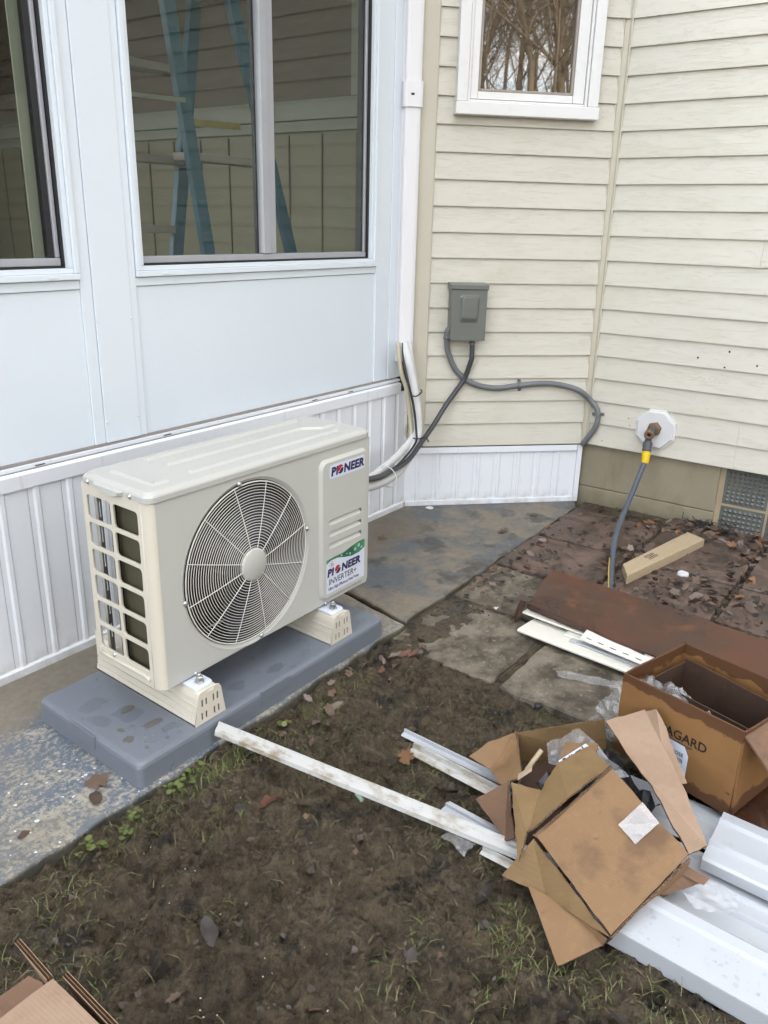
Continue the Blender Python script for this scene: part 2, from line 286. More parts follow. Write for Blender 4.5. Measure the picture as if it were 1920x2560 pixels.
def leafmat(name, a, b, r=.55):
    n = NT(name); f = n.noise(30, 4, .6, n.vec(rnd=30)); cc = n.mix(f, a, b)
    hs = n.t.nodes.new('ShaderNodeHueSaturation'); n.L(cc, hs.inputs['Color']); n.L(n.math('ADD', n.math('MULTIPLY', n.oi.outputs['Random'], .7), .6), hs.inputs['Value']); n.col(hs.outputs[0]).rough(r).bump(n.noise(120, 3), .3, .001)
leafmat('leaf_brown', (.070, .042, .027), (.145, .092, .062)); leafmat('leaf_rust', (.13, .060, .026), (.21, .105, .048)); leafmat('leaf_black', (.016, .012, .010), (.038, .028, .022), .5)
leafmat('leaf_grey', (.12, .090, .075), (.20, .155, .13)); leafmat('leaf_red', (.12, .050, .030), (.19, .080, .050))
leafmat('mud_leaf', (.028, .021, .016), (.075, .055, .040), .5)
n = NT('grass'); n.col(n.mix(n.noise(7, 4), (.040, .078, .014), (.15, .165, .045))).rough(.5)
n = NT('grass_dry'); n.col(n.mix(n.noise(9, 4), (.20, .165, .085), (.11, .10, .04))).rough(.6)
n = NT('bark'); n.col(n.mix(n.noise(3, 5, .6, n.vec((3, 3, .6))), (.10, .075, .048), (.26, .20, .13))).rough(.9)
n = NT('card_edge'); ew_ = n.noise(400, 2); n.col(n.mix(n.ramp(ew_, [(.45, 0.), (.55, 1.)]), (.035, .018, .010), (.17, .105, .06))).rough(.9)
plain('roof_dark', (.06, .055, .05), .9, .2)
M = MATS

# ------------------------------------------------------------------ geometry helpers
class MB:
    def __init__(s): s.v = []; s.f = []; s.sm = []
    def add(s, vs, fs, smooth=False):
        o = len(s.v); s.v += [tuple(p) for p in vs]; s.f += [tuple(i+o for i in q) for q in fs]; s.sm += [smooth]*len(fs); return s
    def box(s, x0, x1, y0, y1, z0, z1):
        return s.add([(x, y, z) for z in (z0, z1) for y in (y0, y1) for x in (x0, x1)],
                     [(0, 2, 3, 1), (4, 5, 7, 6), (0, 1, 5, 4), (2, 6, 7, 3), (0, 4, 6, 2), (1, 3, 7, 5)])
    def prism(s, loop, a, b, smooth=False):      # loop of 3D points + displacement vectors a..b
        n = len(loop); A = [Vector(p)+Vector(a) for p in loop]; B = [Vector(p)+Vector(b) for p in loop]
        return s.add(A+B, [tuple(range(n))[::-1], tuple(range(n, 2*n))] + [(i, (i+1) % n, n+(i+1) % n, n+i) for i in range(n)], smooth)
    def loft(s, loops, cap0=True, cap1=True, smooth=False, closed=True):
        n = len(loops[0]); vs = [p for l in loops for p in l]; fs = []
        for k in range(len(loops)-1):
            for i in range(n if closed else n-1):
                j = (i+1) % n; fs.append((k*n+i, k*n+j, (k+1)*n+j, (k+1)*n+i))
        s.add(vs, fs, smooth)
        if cap0: s.add(loops[0], [tuple(range(n))[::-1]])
        if cap1: s.add(loops[-1], [tuple(range(n))])
        return s
    def tube(s, pts, r, n=8, cap=True, closed=False, smooth=True):
        P = [Vector(p) for p in pts]; k = len(P); rr = r if isinstance(r, (list, tuple)) else [r]*k
        T = []
        for i in range(k):
            a = P[(i-1) % k] if (closed or i > 0) else P[i]; b = P[(i+1) % k] if (closed or i < k-1) else P[i]
            T.append((b-a).normalized())
        ref = Vector((0, 0, 1)) if abs(T[0].z) < .9 else Vector((1, 0, 0)); N = T[0].cross(ref).normalized(); loops = []
        for i in range(k):
            N = (N - T[i]*N.dot(T[i])); N = N.normalized() if N.length > 1e-6 else T[i].orthogonal().normalized(); Bn = T[i].cross(N)
            loops.append([P[i] + (N*math.cos(2*math.pi*j/n) + Bn*math.sin(2*math.pi*j/n))*rr[i] for j in range(n)])
        if closed: loops.append(loops[0])
        return s.loft(loops, cap and not closed, cap and not closed, smooth)
    def lathe(s, prof, c, ax, n=32, smooth=True, cap=False):   # prof: (radius, along axis)
        ax = Vector(ax).normalized(); U = ax.orthogonal().normalized(); W = ax.cross(U); c = Vector(c)
        return s.loft([[c + ax*h + (U*math.cos(2*math.pi*j/n) + W*math.sin(2*math.pi*j/n))*max(r, 1e-5) for j in range(n)] for r, h in prof], cap, cap, smooth)
def mesh(name, mb):
    me = bpy.data.meshes.new(name); me.from_pydata([tuple(p) for p in mb.v], [], mb.f); me.polygons.foreach_set('use_smooth', mb.sm); me.update(); return me
def wloc(o):
    l = Vector((0, 0, 0))
    while o: l += o.location; o = o.parent
    return l
def obj(name, mb, mat, parent=None, bev=0, seg=2, local=False):
    me = mb if isinstance(mb, bpy.types.Mesh) else mesh(name, mb)
    if not me.materials: me.materials.append(M[mat])
    o = bpy.data.objects.new(name, me); C.objects.link(o)
    if parent:
        o.parent = parent
        if not local: o.location = -wloc(parent)
    if bev:
        b = o.modifiers.new('bevel', 'BEVEL'); b.width = bev; b.segments = seg; b.limit_method = 'ANGLE'; b.angle_limit = R(35)
    return o
def tag(o, label=None, cat=None, group=None, kind=None):
    if label: o['label'] = label
    if cat: o['category'] = cat
    if group: o['group'] = group
    if kind: o['kind'] = kind
    return o
def thing(name, label, cat, loc=(0, 0, 0), group=None):
    o = bpy.data.objects.new(name, None); o.empty_display_size = .05; C.objects.link(o); o.location = loc
    return tag(o, label, cat, group)
def rrect(x0, x1, y0, y1, r, n=5):
    pts = []
    for cx, cy, a0 in ((x1-r, y1-r, 0), (x0+r, y1-r, 90), (x0+r, y0+r, 180), (x1-r, y0+r, 270)):
        for i in range(n+1):
            a = R(a0 + 90*i/n); pts.append((cx+r*math.cos(a), cy+r*math.sin(a)))
    return pts
def circ(cx, cy, r, n=48): return [(cx+r*math.cos(2*math.pi*i/n), cy+r*math.sin(2*math.pi*i/n)) for i in range(n)]
def curve_mesh(name, cu):
    o = bpy.data.objects.new(name, cu); C.objects.link(o); dg = bpy.context.evaluated_depsgraph_get(); dg.update()
    me = bpy.data.meshes.new_from_object(o.evaluated_get(dg)); bpy.data.objects.remove(o); me.materials.clear(); me.name = name; return me
def plate_mesh(name, outer, holes, th, bevel=0.0):
    cu = bpy.data.curves.new(name, 'CURVE'); cu.dimensions = '2D'; cu.fill_mode = 'BOTH'; cu.extrude = th/2; cu.bevel_depth = bevel; cu.bevel_resolution = 1
    for l in [outer]+holes:
        sp = cu.splines.new('POLY'); sp.points.add(len(l)-1); sp.use_cyclic_u = True
        for p, q in zip(sp.points, l): p.co = (q[0], q[1], 0, 1)
    return curve_mesh(name, cu)
def text_mesh(name, txt, size, bold=0.0, shear=0.0, align='LEFT', sp=1.0):
    cu = bpy.data.curves.new(name, 'FONT'); cu.body = txt; cu.size = size; cu.offset = bold; cu.shear = shear; cu.align_x = align; cu.space_character = sp; cu.resolution_u = 3
    cu.extrude = .0002
    return curve_mesh(name, cu)
def xform(me, mat):
    me.transform(mat); me.update(); return me
def frame(origin, ux, uy):      # local x->ux, y->uy, z->normal
    ux = Vector(ux).normalized(); uy = Vector(uy).normalized(); uz = ux.cross(uy); mm = Matrix((ux, uy, uz)).transposed().to_4x4(); mm.translation = origin; return mm
def smooth_path(pts, n=6):
    P = [Vector(p) for p in pts]; out_ = []
    for i in range(len(P)-1):
        p0 = P[max(i-1, 0)]; p1 = P[i]; p2 = P[i+1]; p3 = P[min(i+2, len(P)-1)]
        for k in range(n):
            t = k/n; out_.append(.5*((2*p1)+(p2-p0)*t+(2*p0-5*p1+4*p2-p3)*t*t+(3*p1-p0-3*p2+p3)*t**3))
    return out_+[P[-1]]
def sheet(pts, th=.004, wob=.003, cuts=4, sc=9.0, seed=0, rag=0.0, edge=False):   # a bent cardboard / plastic sheet with thickness
    bm = bmesh.new(); vs = [bm.verts.new(p) for p in pts]; f = bm.faces.new(vs); f.normal_update()
    bmesh.ops.triangulate(bm, faces=bm.faces[:])
    bmesh.ops.subdivide_edges(bm, edges=bm.edges[:], cuts=cuts, use_grid_fill=True)
    bmesh.ops.recalc_face_normals(bm, faces=bm.faces[:]); bm.normal_update()
    for v in bm.verts:
        q = v.co*sc + Vector((seed*3.1, seed*1.7, 0)); v.co += v.normal*(mnoise.noise(q)+.5*mnoise.noise(q*2.3))*wob
    if rag:
        for v in bm.verts:
            if v.is_boundary: q = v.co*60; v.co += Vector((mnoise.noise(q), mnoise.noise(q+Vector((9, 0, 0))), .4*mnoise.noise(q+Vector((0, 9, 0)))))*rag
    top_n = {tuple(round(c, 5) for c in f.calc_center_median()) for f in bm.faces}; avg = sum((f.normal*f.calc_area() for f in bm.faces), Vector())
    if th:
        bmesh.ops.solidify(bm, geom=bm.faces[:], thickness=th); bm.normal_update()
        if edge:
            for f in bm.faces:
                if len(f.verts) == 4 and f.calc_area() < th*.06 and min(e.calc_length() for e in f.edges) < th*1.3 and all(abs((v.co-w.co).length) > 0 for v, w in zip(f.verts, f.verts[1:])):
                    if any(abs(e.calc_length()-th) < th*.35 for e in f.edges): f.material_index = 1
    me = bpy.data.meshes.new('sheet'); bm.to_mesh(me); bm.free(); return me
def copy_tree(o, parent=None):
    c = o.copy(); C.objects.link(c); c.parent = parent
    for ch in o.children: copy_tree(ch, c)
    return c

# ------------------------------------------------------------------ ground
def vnoise(x, y, seed):
    xi = np.floor(x).astype(np.int64); yi = np.floor(y).astype(np.int64); xf = x-xi; yf = y-yi
    u = xf*xf*(3-2*xf); v = yf*yf*(3-2*yf)
    def h(a, b):
        n_ = (a*374761393 + b*668265263 + seed*1442695041) & 0xffffffff; n_ = ((n_ ^ (n_ >> 13))*1274126177) & 0xffffffff
        return ((n_ ^ (n_ >> 16)) & 0xffff)/65535.0
    return (h(xi, yi)*(1-u)+h(xi+1, yi)*u)*(1-v)+(h(xi, yi+1)*(1-u)+h(xi+1, yi+1)*u)*v
def fbm(x, y, sc, oc, seed, gain=.55):
    t = 0; a = 1; s_ = 0
    for i in range(oc):
        t = t+a*vnoise(x*sc, y*sc, seed+i*17); s_ += a; a *= gain; sc *= 2.03
    return t/s_
def sstep(x, a, b):
    t = np.clip((x-a)/(b-a), 0, 1); return t*t*(3-2*t)
def gz(x, y):
    x = np.asarray(x, float); y = np.asarray(y, float)
    z = -.042 + .030*sstep(x, 1.7, 2.5) + .012*sstep(x, 2.5, 3.4)
    mud = 1-.75*sstep(x, 1.75, 2.0)
    rel = (fbm(x, y, 5, 4, 3)-.5)*.034 + (np.abs(fbm(x, y, 15, 4, 11)-.5)*-.085+.010) + (.5-np.abs(fbm(x, y, 38, 4, 23, .6)-.5)*2-.35)*.026 + (fbm(x, y, 110, 2, 29)-.5)*.006
    z = z + .018*sstep(y, 1.05, 1.28)*(1-sstep(x, 1.9, 2.4))
    near = sstep(np.hypot(x-1.5, y-.6), 6, 3)
    z = z + rel*mud*near
    z = np.where((y > 1.2) & (y < 1.5) & (x < 3.6), np.minimum(z, -.007), z)
    dist = np.hypot(x-1.5, y-.6); z = z + np.clip(dist-9, 0, 45)*.16*sstep(-(x*.457+y*.888), -2, 6)  # unseen hillside added behind the camera to block the low sky
    z = np.where(y > 1.36, np.minimum(z, -.075), z)
    return z
dx = np.arange(.25, 2.1, .0052); dx = np.concatenate([dx, np.arange(2.1, 3.62, .012)]); dy = np.concatenate([np.arange(-.55, -.05, .012), np.arange(-.05, 1.40, .0052)])
def stretch(a, lo, hi):
    g1 = a[0]-np.geomspace(.02, a[0]-lo, 22)[::-1]; g2 = a[-1]+np.geomspace(.02, hi-a[-1], 22); return np.concatenate([g1, a, g2])
gx = stretch(dx, -120, 120); gy = stretch(dy, -120, 120)
GX, GY = np.meshgrid(gx, gy); GZ = gz(GX, GY); nx, ny = len(gx), len(gy)
idx = np.arange(nx*ny).reshape(ny, nx)
quads = np.stack([idx[:-1, :-1], idx[:-1, 1:], idx[1:, 1:], idx[1:, :-1]], -1).reshape(-1, 4)
gme = bpy.data.meshes.new('ground'); gme.from_pydata(np.stack([GX, GY, GZ], -1).reshape(-1, 3).tolist(), [], quads.tolist())
gme.polygons.foreach_set('use_smooth', [True]*len(gme.polygons)); gme.update()
ground = obj('ground', gme, 'soil'); tag(ground, 'muddy brown ground with worn grass', kind='structure')

# pavers: stone slabs sunk in the soil
def paver(x0, x1, y0, y1, z, mat, seed, rot=0):
    random.seed(seed); cx, cy = (x0+x1)/2, (y0+y1)/2; wx, wy = (x1-x0)/2, (y1-y0)/2; N = 10
    loops = []
    base = rrect(-wx, wx, -wy, wy, .012, 2)
    dens = []
    for i in range(len(base)):
        a = Vector(base[i]); b = Vector(base[(i+1) % len(base)]); k = 7 if (a-b).length > .1 else 1
        dens += [a+(b-a)*j/k for j in range(k)]
    jit = [Vector((random.uniform(-.004, .004), random.uniform(-.004, .004))) for _ in dens]
    for ins, zz in ((-.002, -.05), (0, -.006), (.004, 0)):
        loops.append([((p.x+q.x)*(1-ins/wx), (p.y+q.y)*(1-ins/wy), zz) for p, q in zip(dens, jit)])
    mb = MB(); mb.loft(loops, False, True)
    o = obj('paver', mb, mat, ground, local=True); o.location = (cx, cy, z); o.rotation_euler = (random.uniform(-.015, .015), random.uniform(-.02, .0), rot+random.uniform(-.012, .012)); return o
pv = [(1.885, 2.275, .935, 1.315, -.018, 'paver'), (1.865, 2.245, .52, .905, -.018, 'paver'), (1.86, 2.24, .11, .50, -.016, 'paver'),
      (2.295, 2.62, .94, 1.32, -.008, 'paver'), (2.64, 2.985, .94, 1.33, -.001, 'paver_red'), (3.005, 3.39, .94, 1.33, .006, 'paver_red'),
      (2.27, 2.63, .53, .92, -.006, 'paver'), (2.645, 2.965, .53, .92, .0, 'paver_red'), (2.985, 3.37, .53, .92, .006, 'paver_red'), (3.385, 3.555, .53, .93, .008, 'paver_red'),
      (2.26, 2.62, .12, .51, -.005, 'paver_red'), (2.635, 2.955, .12, .512, .003, 'paver_red'), (2.975, 3.36, .12, .512, .008, 'paver_red'), (3.375, 3.555, .12, .512, .009, 'paver_red'), (2.635, 2.955, -.29, .10, .004, 'paver_red'), (2.975, 3.36, -.29, .10, .008, 'paver_red')]
for i, p in enumerate(pv): paver(*p[:4], p[4]+(.007 if p[5] == 'paver_red' else 0), p[5], seed=100+i)

# concrete path: two poured slabs with a joint, worn front edge
def path_slab(loop, seed):
    mb = MB(); P = []
    for i in range(len(loop)):
        a = Vector(loop[i]); b = Vector(loop[(i+1) % len(loop)]); k = max(1, int((b-a).length/.02)); P += [a+(b-a)*j/k for j in range(k)]
    def jit(p, s_): return (p.x+s_*(mnoise.noise(Vector((p.x*14, p.y*14, seed)))), p.y+s_*(mnoise.noise(Vector((p.x*14, p.y*14, seed+5)))))
    cen = sum(P, Vector((0, 0)))/len(P)
    lo = []
    for s_, z, ins in ((.012, -.09, 0), (.010, -.012, 0), (.006, -.004, .004), (.003, 0, .012)):
        l = []
        for p in P:
            q = jit(p, s_); dvec = (cen-p).normalized()*ins; l.append((q[0]+dvec.x, q[1]+dvec.y, z))
        lo.append(l)
    mb.loft(lo, False, True); return mb
path = obj('concrete_path', path_slab([(-2.5, 1.29), (1.99, 1.318), (2.055, 1.60), (2.10, 2.03), (-2.5, 2.03)], 1), 'path_concrete'); tag(path, 'worn concrete path with flaking blue grey paint', kind='structure')
obj('path_slab', path_slab([(2.005, 1.325), (3.46, 1.352), (3.553, 1.40), (3.0, 2.03), (2.115, 2.03), (2.07, 1.60)], 2), 'path_far', path)

# ------------------------------------------------------------------ house: 45-degree wall and right wall
P2 = Vector((2.955, 1.984, 0)); X3 = 3.558; S2 = math.sqrt(.5)
T2 = Vector((S2, -S2, 0)); N2 = Vector((-S2, -S2, 0))
def w2(t, z, off=0): return P2 + T2*t + N2*off + Vector((0, 0, z))
def w3(y, z, off=0): return Vector((X3-off, y, z))
LAP, Z0 = .1014, .2838; TC = .842; YC = 1.389      # lap height, siding start, corner
house = thing('house', 'cream lap sided house with a small white window and concrete block base', 'house', (X3, YC, 0))
def wallbox(mb, a, b, thick, z0, z1, nrm):
    a = Vector(a); b = Vector(b); nn = Vector(nrm)*-thick
    mb.prism([Vector((a.x, a.y, z0)), Vector((b.x, b.y, z0)), Vector((b.x, b.y, z1)), Vector((a.x, a.y, z1))], (0, 0, 0), nn)
HT = 5.6
mb = MB(); wallbox(mb, w2(-.05, 0), w2(TC, 0), .15, .27, HT, N2)
angled = obj('angled_wall', mb, 'gap_dark', house)
mb = MB(); wallbox(mb, (X3, YC, 0), (X3, -7, 0), .2, .30, HT, (-1, 0, 0))
right_wall = obj('right_wall', mb, 'gap_dark', house)
def board_mesh(L, name='siding_board'):
    prof = [(.001, .0), (.0125, .0), (.0140, .0012), (.0140, .006), (.0042, LAP-.001), (.0035, LAP+.010), (.001, LAP+.010)]
    mb = MB(); mb.loft([[(0, -o, z) for o, z in prof], [(L, -o, z) for o, z in prof]]); return mesh(name, mb)   # local -y is outward
def board(me, wall, origin, ux):
    o = obj('siding_board', me, 'siding', wall, local=True); o.matrix_local = Matrix.Translation(-wloc(wall)) @ frame(origin, ux, Vector((0, 0, 1)).cross(Vector(ux))); return o
bm2 = board_mesh(TC-.018-.079)
NB = 17
for k in range(NB): board(bm2, angled, w2(.079, Z0+k*LAP), T2)
full3 = board_mesh(2.4); seamA = {0: .727, 1: .733, 8: .748, 9: 1.9}
for k in range(NB):
    ys = YC-.022
    if k in (0, 1, 8):
        cut = {0: .722, 1: .722, 8: .748}[k]
        board(board_mesh(ys-cut-.0006), right_wall, w3(ys, Z0+k*LAP), (0, -1, 0)); b = board(board_mesh(cut+1.0), right_wall, w3(cut, Z0+k*LAP, -.0008), (0, -1, 0))
    else: board(full3, right_wall, w3(ys, Z0+k*LAP), (0, -1, 0))
ZT = Z0+NB*LAP
mb = MB()
for k in range(NB, 52): pass
mb = MB(); prof = [(0, 0), (.0140, 0), (.0035, LAP)]
def upper(mb, a, b, nrm):
    a = Vector(a); b = Vector(b); nn = Vector(nrm)
    for k in range(NB, 52):
        z = Z0+k*LAP; mb.add([a+nn*.0005+Vector((0, 0, z)), b+nn*.0005+Vector((0, 0, z)), b+nn*.014+Vector((0, 0, z)), a+nn*.014+Vector((0, 0, z)), b+nn*.0035+Vector((0, 0, z+LAP)), a+nn*.0035+Vector((0, 0, z+LAP))], [(0, 1, 2, 3), (3, 2, 4, 5)])
upper(mb, w2(0, 0), w2(TC, 0), N2); tag(obj('upper_siding', mb, 'siding', angled), kind='stuff')
mb = MB(); upper(mb, (X3, YC, 0), (X3, -7, 0), (-1, 0, 0)); upper(mb, (X3, -1.03, 0), (X3, -7, 0), (-1, 0, 0))
for k in range(NB):
    z = Z0+k*LAP; mb.add([(X3-.014, -1.03, z), (X3-.014, -7, z), (X3-.0035, -7, z+LAP), (X3-.0035, -1.03, z+LAP), (X3, -1.03, z), (X3, -7, z)], [(0, 1, 2, 3), (4, 5, 1, 0)])
tag(obj('far_siding', mb, 'siding', right_wall), kind='stuff')
# screw holes left in the siding
for y, z in ((.931, .728), (.811, .764), (.819, .70), (.697, .72), (1.18, .40), (1.30, .31), (1.19, .43)):
    k = math.floor((z-Z0)/LAP); fr = (z-Z0-k*LAP)/LAP; off = .014-.0098*fr
    mb = MB(); mb.lathe([(.0001, .0022), (.0042 if z > .6 else .0025, .0018), (.0045 if z > .6 else .0027, 0)], w3(y, z, off-.001), (-1, 0, 0), 8); obj('screw_hole', mb, 'gap_dark', right_wall)
# inside corner trim
mb = MB()
cx, cy = w2(TC, 0).x, w2(TC, 0).y
nb = (N2+Vector((-1, 0, 0))).normalized(); tb = Vector((0, 0, 1)).cross(nb)
loop = []
for s_, o_ in ((-.022, -.006), (-.022, .014), (-.017, .016), (-.013, .014), (-.011, .006), (.009, .006), (.011, .013), (.015, .016), (.020, .014), (.020, -.008)):
    q = Vector((cx, cy, 0))+tb*s_+nb*o_; loop.append(q)
mb.prism(loop, (0, 0, .287), (0, 0, HT)); obj('corner_trim', mb, 'trim_beige', house)
mb = MB(); mb.prism([w2(.008, 0, 0), w2(.08, 0, 0), w2(.08, 0, .017), w2(.074, 0, .020), w2(.012, 0, .020), w2(.008, 0, .017)], (0, 0, .29), (0, 0, HT)); obj('end_trim', mb, 'trim_beige', house)
mb = MB(); mb.box(X3, X3+4, -7, 6, HT-.1, HT+.1); mb.add([(X3-.4, -7.4, HT), (X3+2.5, -7.4, HT+1.6), (X3+2.5, 6.4, HT+1.6), (X3-.4, 6.4, HT), (X3+5.4, -7.4, HT), (X3+5.4, 6.4, HT)], [(0, 1, 2, 3), (1, 4, 5, 2)])
mb.add([(2.6, 1.7, HT), (3.7, .8, HT), (4.2, 3, HT+.5), (3, 4, HT+.4)], [(0, 1, 2, 3)]); obj('roof', mb, 'roof_dark', house)
mb = MB(); mb.box(X3+.2, X3+4.6, 1.6, 6, .0, HT); mb.box(X3+.21, X3+4.6, -7, 1.6, .0, HT); mb.box(3.13, X3+.2, 2.2, 6, 2.85, HT-.02); obj('house_core', mb, 'siding', house)
# foundation blocks
fo = MB(); fo.box(X3+.030, X3+.2, .768, YC+.05, -.25, .30); found = obj('foundation', fo, 'mortar_tan', house)
def blk(y0, y1, z0, z1, off=.018):
    mb = MB(); mb.box(X3+off, X3+.1, y0, y1, z0, z1); return obj('concrete_block', mb, 'foundation', found, bev=.004)
for a, b, c_, d_ in ((.775, 1.43, .074, .281), (.775, 1.43, -.20, .0715)): blk(a, b, c_, d_)
mb = MB(); mb.box(X3+.016, X3+.2, -7, .15, -.25, .295); obj('foundation_run', mb, 'foundation', house)
# glass block window in the foundation
gb = MB(); gb.box(X3+.034, X3+.12, .15, .768, -.25, .281); gw = obj('glass_block_window', gb, 'mortar_tan', house)
def glassblock(y0, y1, z0, z1):
    mb = MB(); xx = X3+.030; mb.box(xx, xx+.06, y0, y1, z0, z1)
    n_ = 8; w_ = (y1-y0-.016)/n_; h_ = (z1-z0-.016)/n_
    for i in range(n_):
        for j in range(n_):
            cy_, cz_ = y0+.008+(i+.5)*w_, z0+.008+(j+.5)*h_
            mb.add([(xx-.0005, cy_-w_/2, cz_), (xx-.0005, cy_, cz_-h_/2), (xx-.0005, cy_+w_/2, cz_), (xx-.0005, cy_, cz_+h_/2), (xx-.0075, cy_, cz_)], [(0, 1, 4), (1, 2, 4), (2, 3, 4), (3, 0, 4)])
    return obj('glass_block', mb, 'glass_block', gw)
for c_ in range(3):
    y1 = .752-c_*.19; y0 = y1-.18
    glassblock(y0, y1, .118, .276); glassblock(y0, y1, -.075, .106)
# small window in the angled wall
mw = frame(w2(0, 0, 0), T2, (0, 0, 1)); # local x=t, y=z, z=out(+N2?)
def w2box(mb, t0, t1, z0, z1, o0, o1):
    L_ = [w2(t0, z0, o0), w2(t1, z0, o0), w2(t1, z1, o0), w2(t0, z1, o0)]; mb.prism(L_, (0, 0, 0), N2*(o1-o0)); return mb
win = obj('window', w2box(MB(), .16, .722, 1.65, 2.60, .004, .012), 'gap_dark', house)
for t0, t1, z0, z1, o1, o0 in ((.150, .193, 1.683, 2.6, .048, .004), (.689, .732, 1.683, 2.6, .048, .004), (.146, .736, 1.636, 1.6815, .055, .004), (.150, .732, 2.6, 2.65, .05, .004)):
    obj('casing', w2box(MB(), t0, t1, z0, z1, o0, o1), 'white_paint', win, bev=.003)
for t0, t1, z0, z1, o1 in ((.1945, .205, 1.683, 2.59, .040), (.677, .6875, 1.683, 2.59, .040), (.196, .686, 1.684, 1.692, .034)):
    obj('casing_step', w2box(MB(), t0, t1, z0, z1, .004, o1), 'white_paint', win, bev=.002)
sash = obj('sash', w2box(MB(), .2065, .2365, 1.694, 2.585, .006, .032), 'white_paint', win, bev=.002)
obj('sash_rail', w2box(MB(), .2375, .6285, 1.694, 1.7215, .006, .030), 'dirty_trim' if 0 else 'white_paint', win, bev=.002)
obj('sash_stile', w2box(MB(), .6295, .675, 1.694, 2.585, .006, .031), 'white_paint', win, bev=.002)
for t0, t1, z0, z1 in ((.2378, .2475, 1.7225, 2.58), (.6185, .6282, 1.7225, 2.58), (.248, .618, 1.7225, 1.732)):
    obj('glazing_bead', w2box(MB(), t0, t1, z0, z1, .006, .027), 'olive_frame', win, bev=.0015)
obj('glass_pane', w2box(MB(), .246, .620, 1.730, 2.58, .008, .016), 'pane_mirror', win)

# ------------------------------------------------------------------ sunroom
Y1 = 1.984; YU = 2.014
sun_room = thing('sunroom', 'white panelled sunroom with sliding windows and ribbed white skirting', 'sunroom', (1.0, Y1, 0))
# skirting on the sunroom side
def skirt_panel_mesh(L, wd):   # local x along, -y outward, z up: flat board with a raised double rib
    prof = [(0, .000), (wd*.14, .000), (wd*.20, .0045), (wd*.30, .0045), (wd*.36, .000), (wd*.975, .0), (wd*.985, -.0012), (wd, -.0012)]
    mb = MB(); mb.loft([[(x, -o, 0) for x, o in prof], [(x, -o, L) for x, o in prof]], False, False, closed=False); return mesh('skirt_panel', mb)
mb = MB(); mb.box(-2.5, 2.952, Y1+.010, Y1+.05, -.03, .58); skirt = obj('skirting', mb, 'gap_dark', sun_room)
spm = skirt_panel_mesh(.52, .1016)
for k in range(38):
    x0 = 2.872-k*.1016
    if x0 < -.9: break
    o = obj('skirt_panel', spm, 'skirt_white', skirt, local=True); o.location = Vector((x0, Y1+.004, .018))-wloc(skirt)
mb = MB(); mb.prism([(0, Y1+.006, .0), (0, Y1-.006, .0), (0, Y1-.006, .022), (0, Y1-.001, .026), (0, Y1+.006, .026)], (-2.5, 0, 0), (2.949, 0, 0)); obj('skirt_base_rail', mb, 'skirt_white', skirt)
mb = MB(); mb.prism([(0, Y1+.03, .536), (0, Y1-.004, .536), (0, Y1-.004, .574), (0, Y1+.004, .579), (0, Y1+.03, .582)], (-2.5, 0, 0), (2.90, 0, 0)); obj('skirt_cap_rail', mb, 'skirt_white', skirt)
mb = MB(); mb.box(-2.5, 2.912, Y1+.012, Y1+.05, .5825, .5915); obj('sill_track', mb, 'skirt_white', sun_room)
mb = MB(); mb.box(-2.5, 2.905, Y1+.024, Y1+.05, .592, .5985); obj('sill_gap', mb, 'weather_strip', sun_room)
for xs_ in (1.18, 1.62, 2.33, 2.55): 
    mb = MB(); mb.box(xs_, xs_+.03, Y1+.0110, Y1+.0121, .585, .588); obj('weep_slot', mb, 'gasket', sun_room)
# the angled skirting under the cream wall
mb = MB(); wallbox(mb, w2(.0, 0, -.010), w2(.815, 0, -.010), .04, -.02, .274, N2); skirt2 = obj('angled_skirting', mb, 'gap_dark', sun_room)
spm2 = skirt_panel_mesh(.245, .0955)
for k in range(8):
    t0 = .053-.0955*.2+(k-0)*.0955
    if t0 > .80: break
    o = obj('skirt_panel', spm2, 'skirt_white', skirt2, local=True); o.matrix_local = Matrix.Translation(-wloc(skirt2)) @ frame(w2(t0, .018, -.004), T2, Vector((0, 0, 1)).cross(T2))
def w2rail(z0, z1, t0, t1, o): 
    return w2box(MB(), t0, t1, z0, z1, -.005, o)
obj('skirt_base_rail', w2rail(0, .024, .003, .815, .006), 'skirt_white', skirt2, bev=.002)
obj('skirt_cap_rail', w2rail(.2495, .2775, .035, .812, .010), 'skirt_white', skirt2, bev=.002)
obj('skirt_filler', w2box(MB(), .001, .0365, .018, .262, -.008, -.0045), 'skirt_white', skirt2); obj('skirt_filler', w2box(MB(), .790, .8154, .018, .262, -.008, -.0045), 'skirt_white', skirt2); obj('skirt_end_rail', w2rail(.0, .276, .8155, .838, .008), 'skirt_white', skirt2, bev=.002)
obj('filler_strip', w2box(MB(), -.012, .004, .235, .57, -.02, .004), 'dirty_trim', sun_room, bev=.002)
obj('filler_strip', w2box(MB(), .006, .016, .255, .57, -.02, .0015), 'dirty_trim', sun_room, bev=.002)
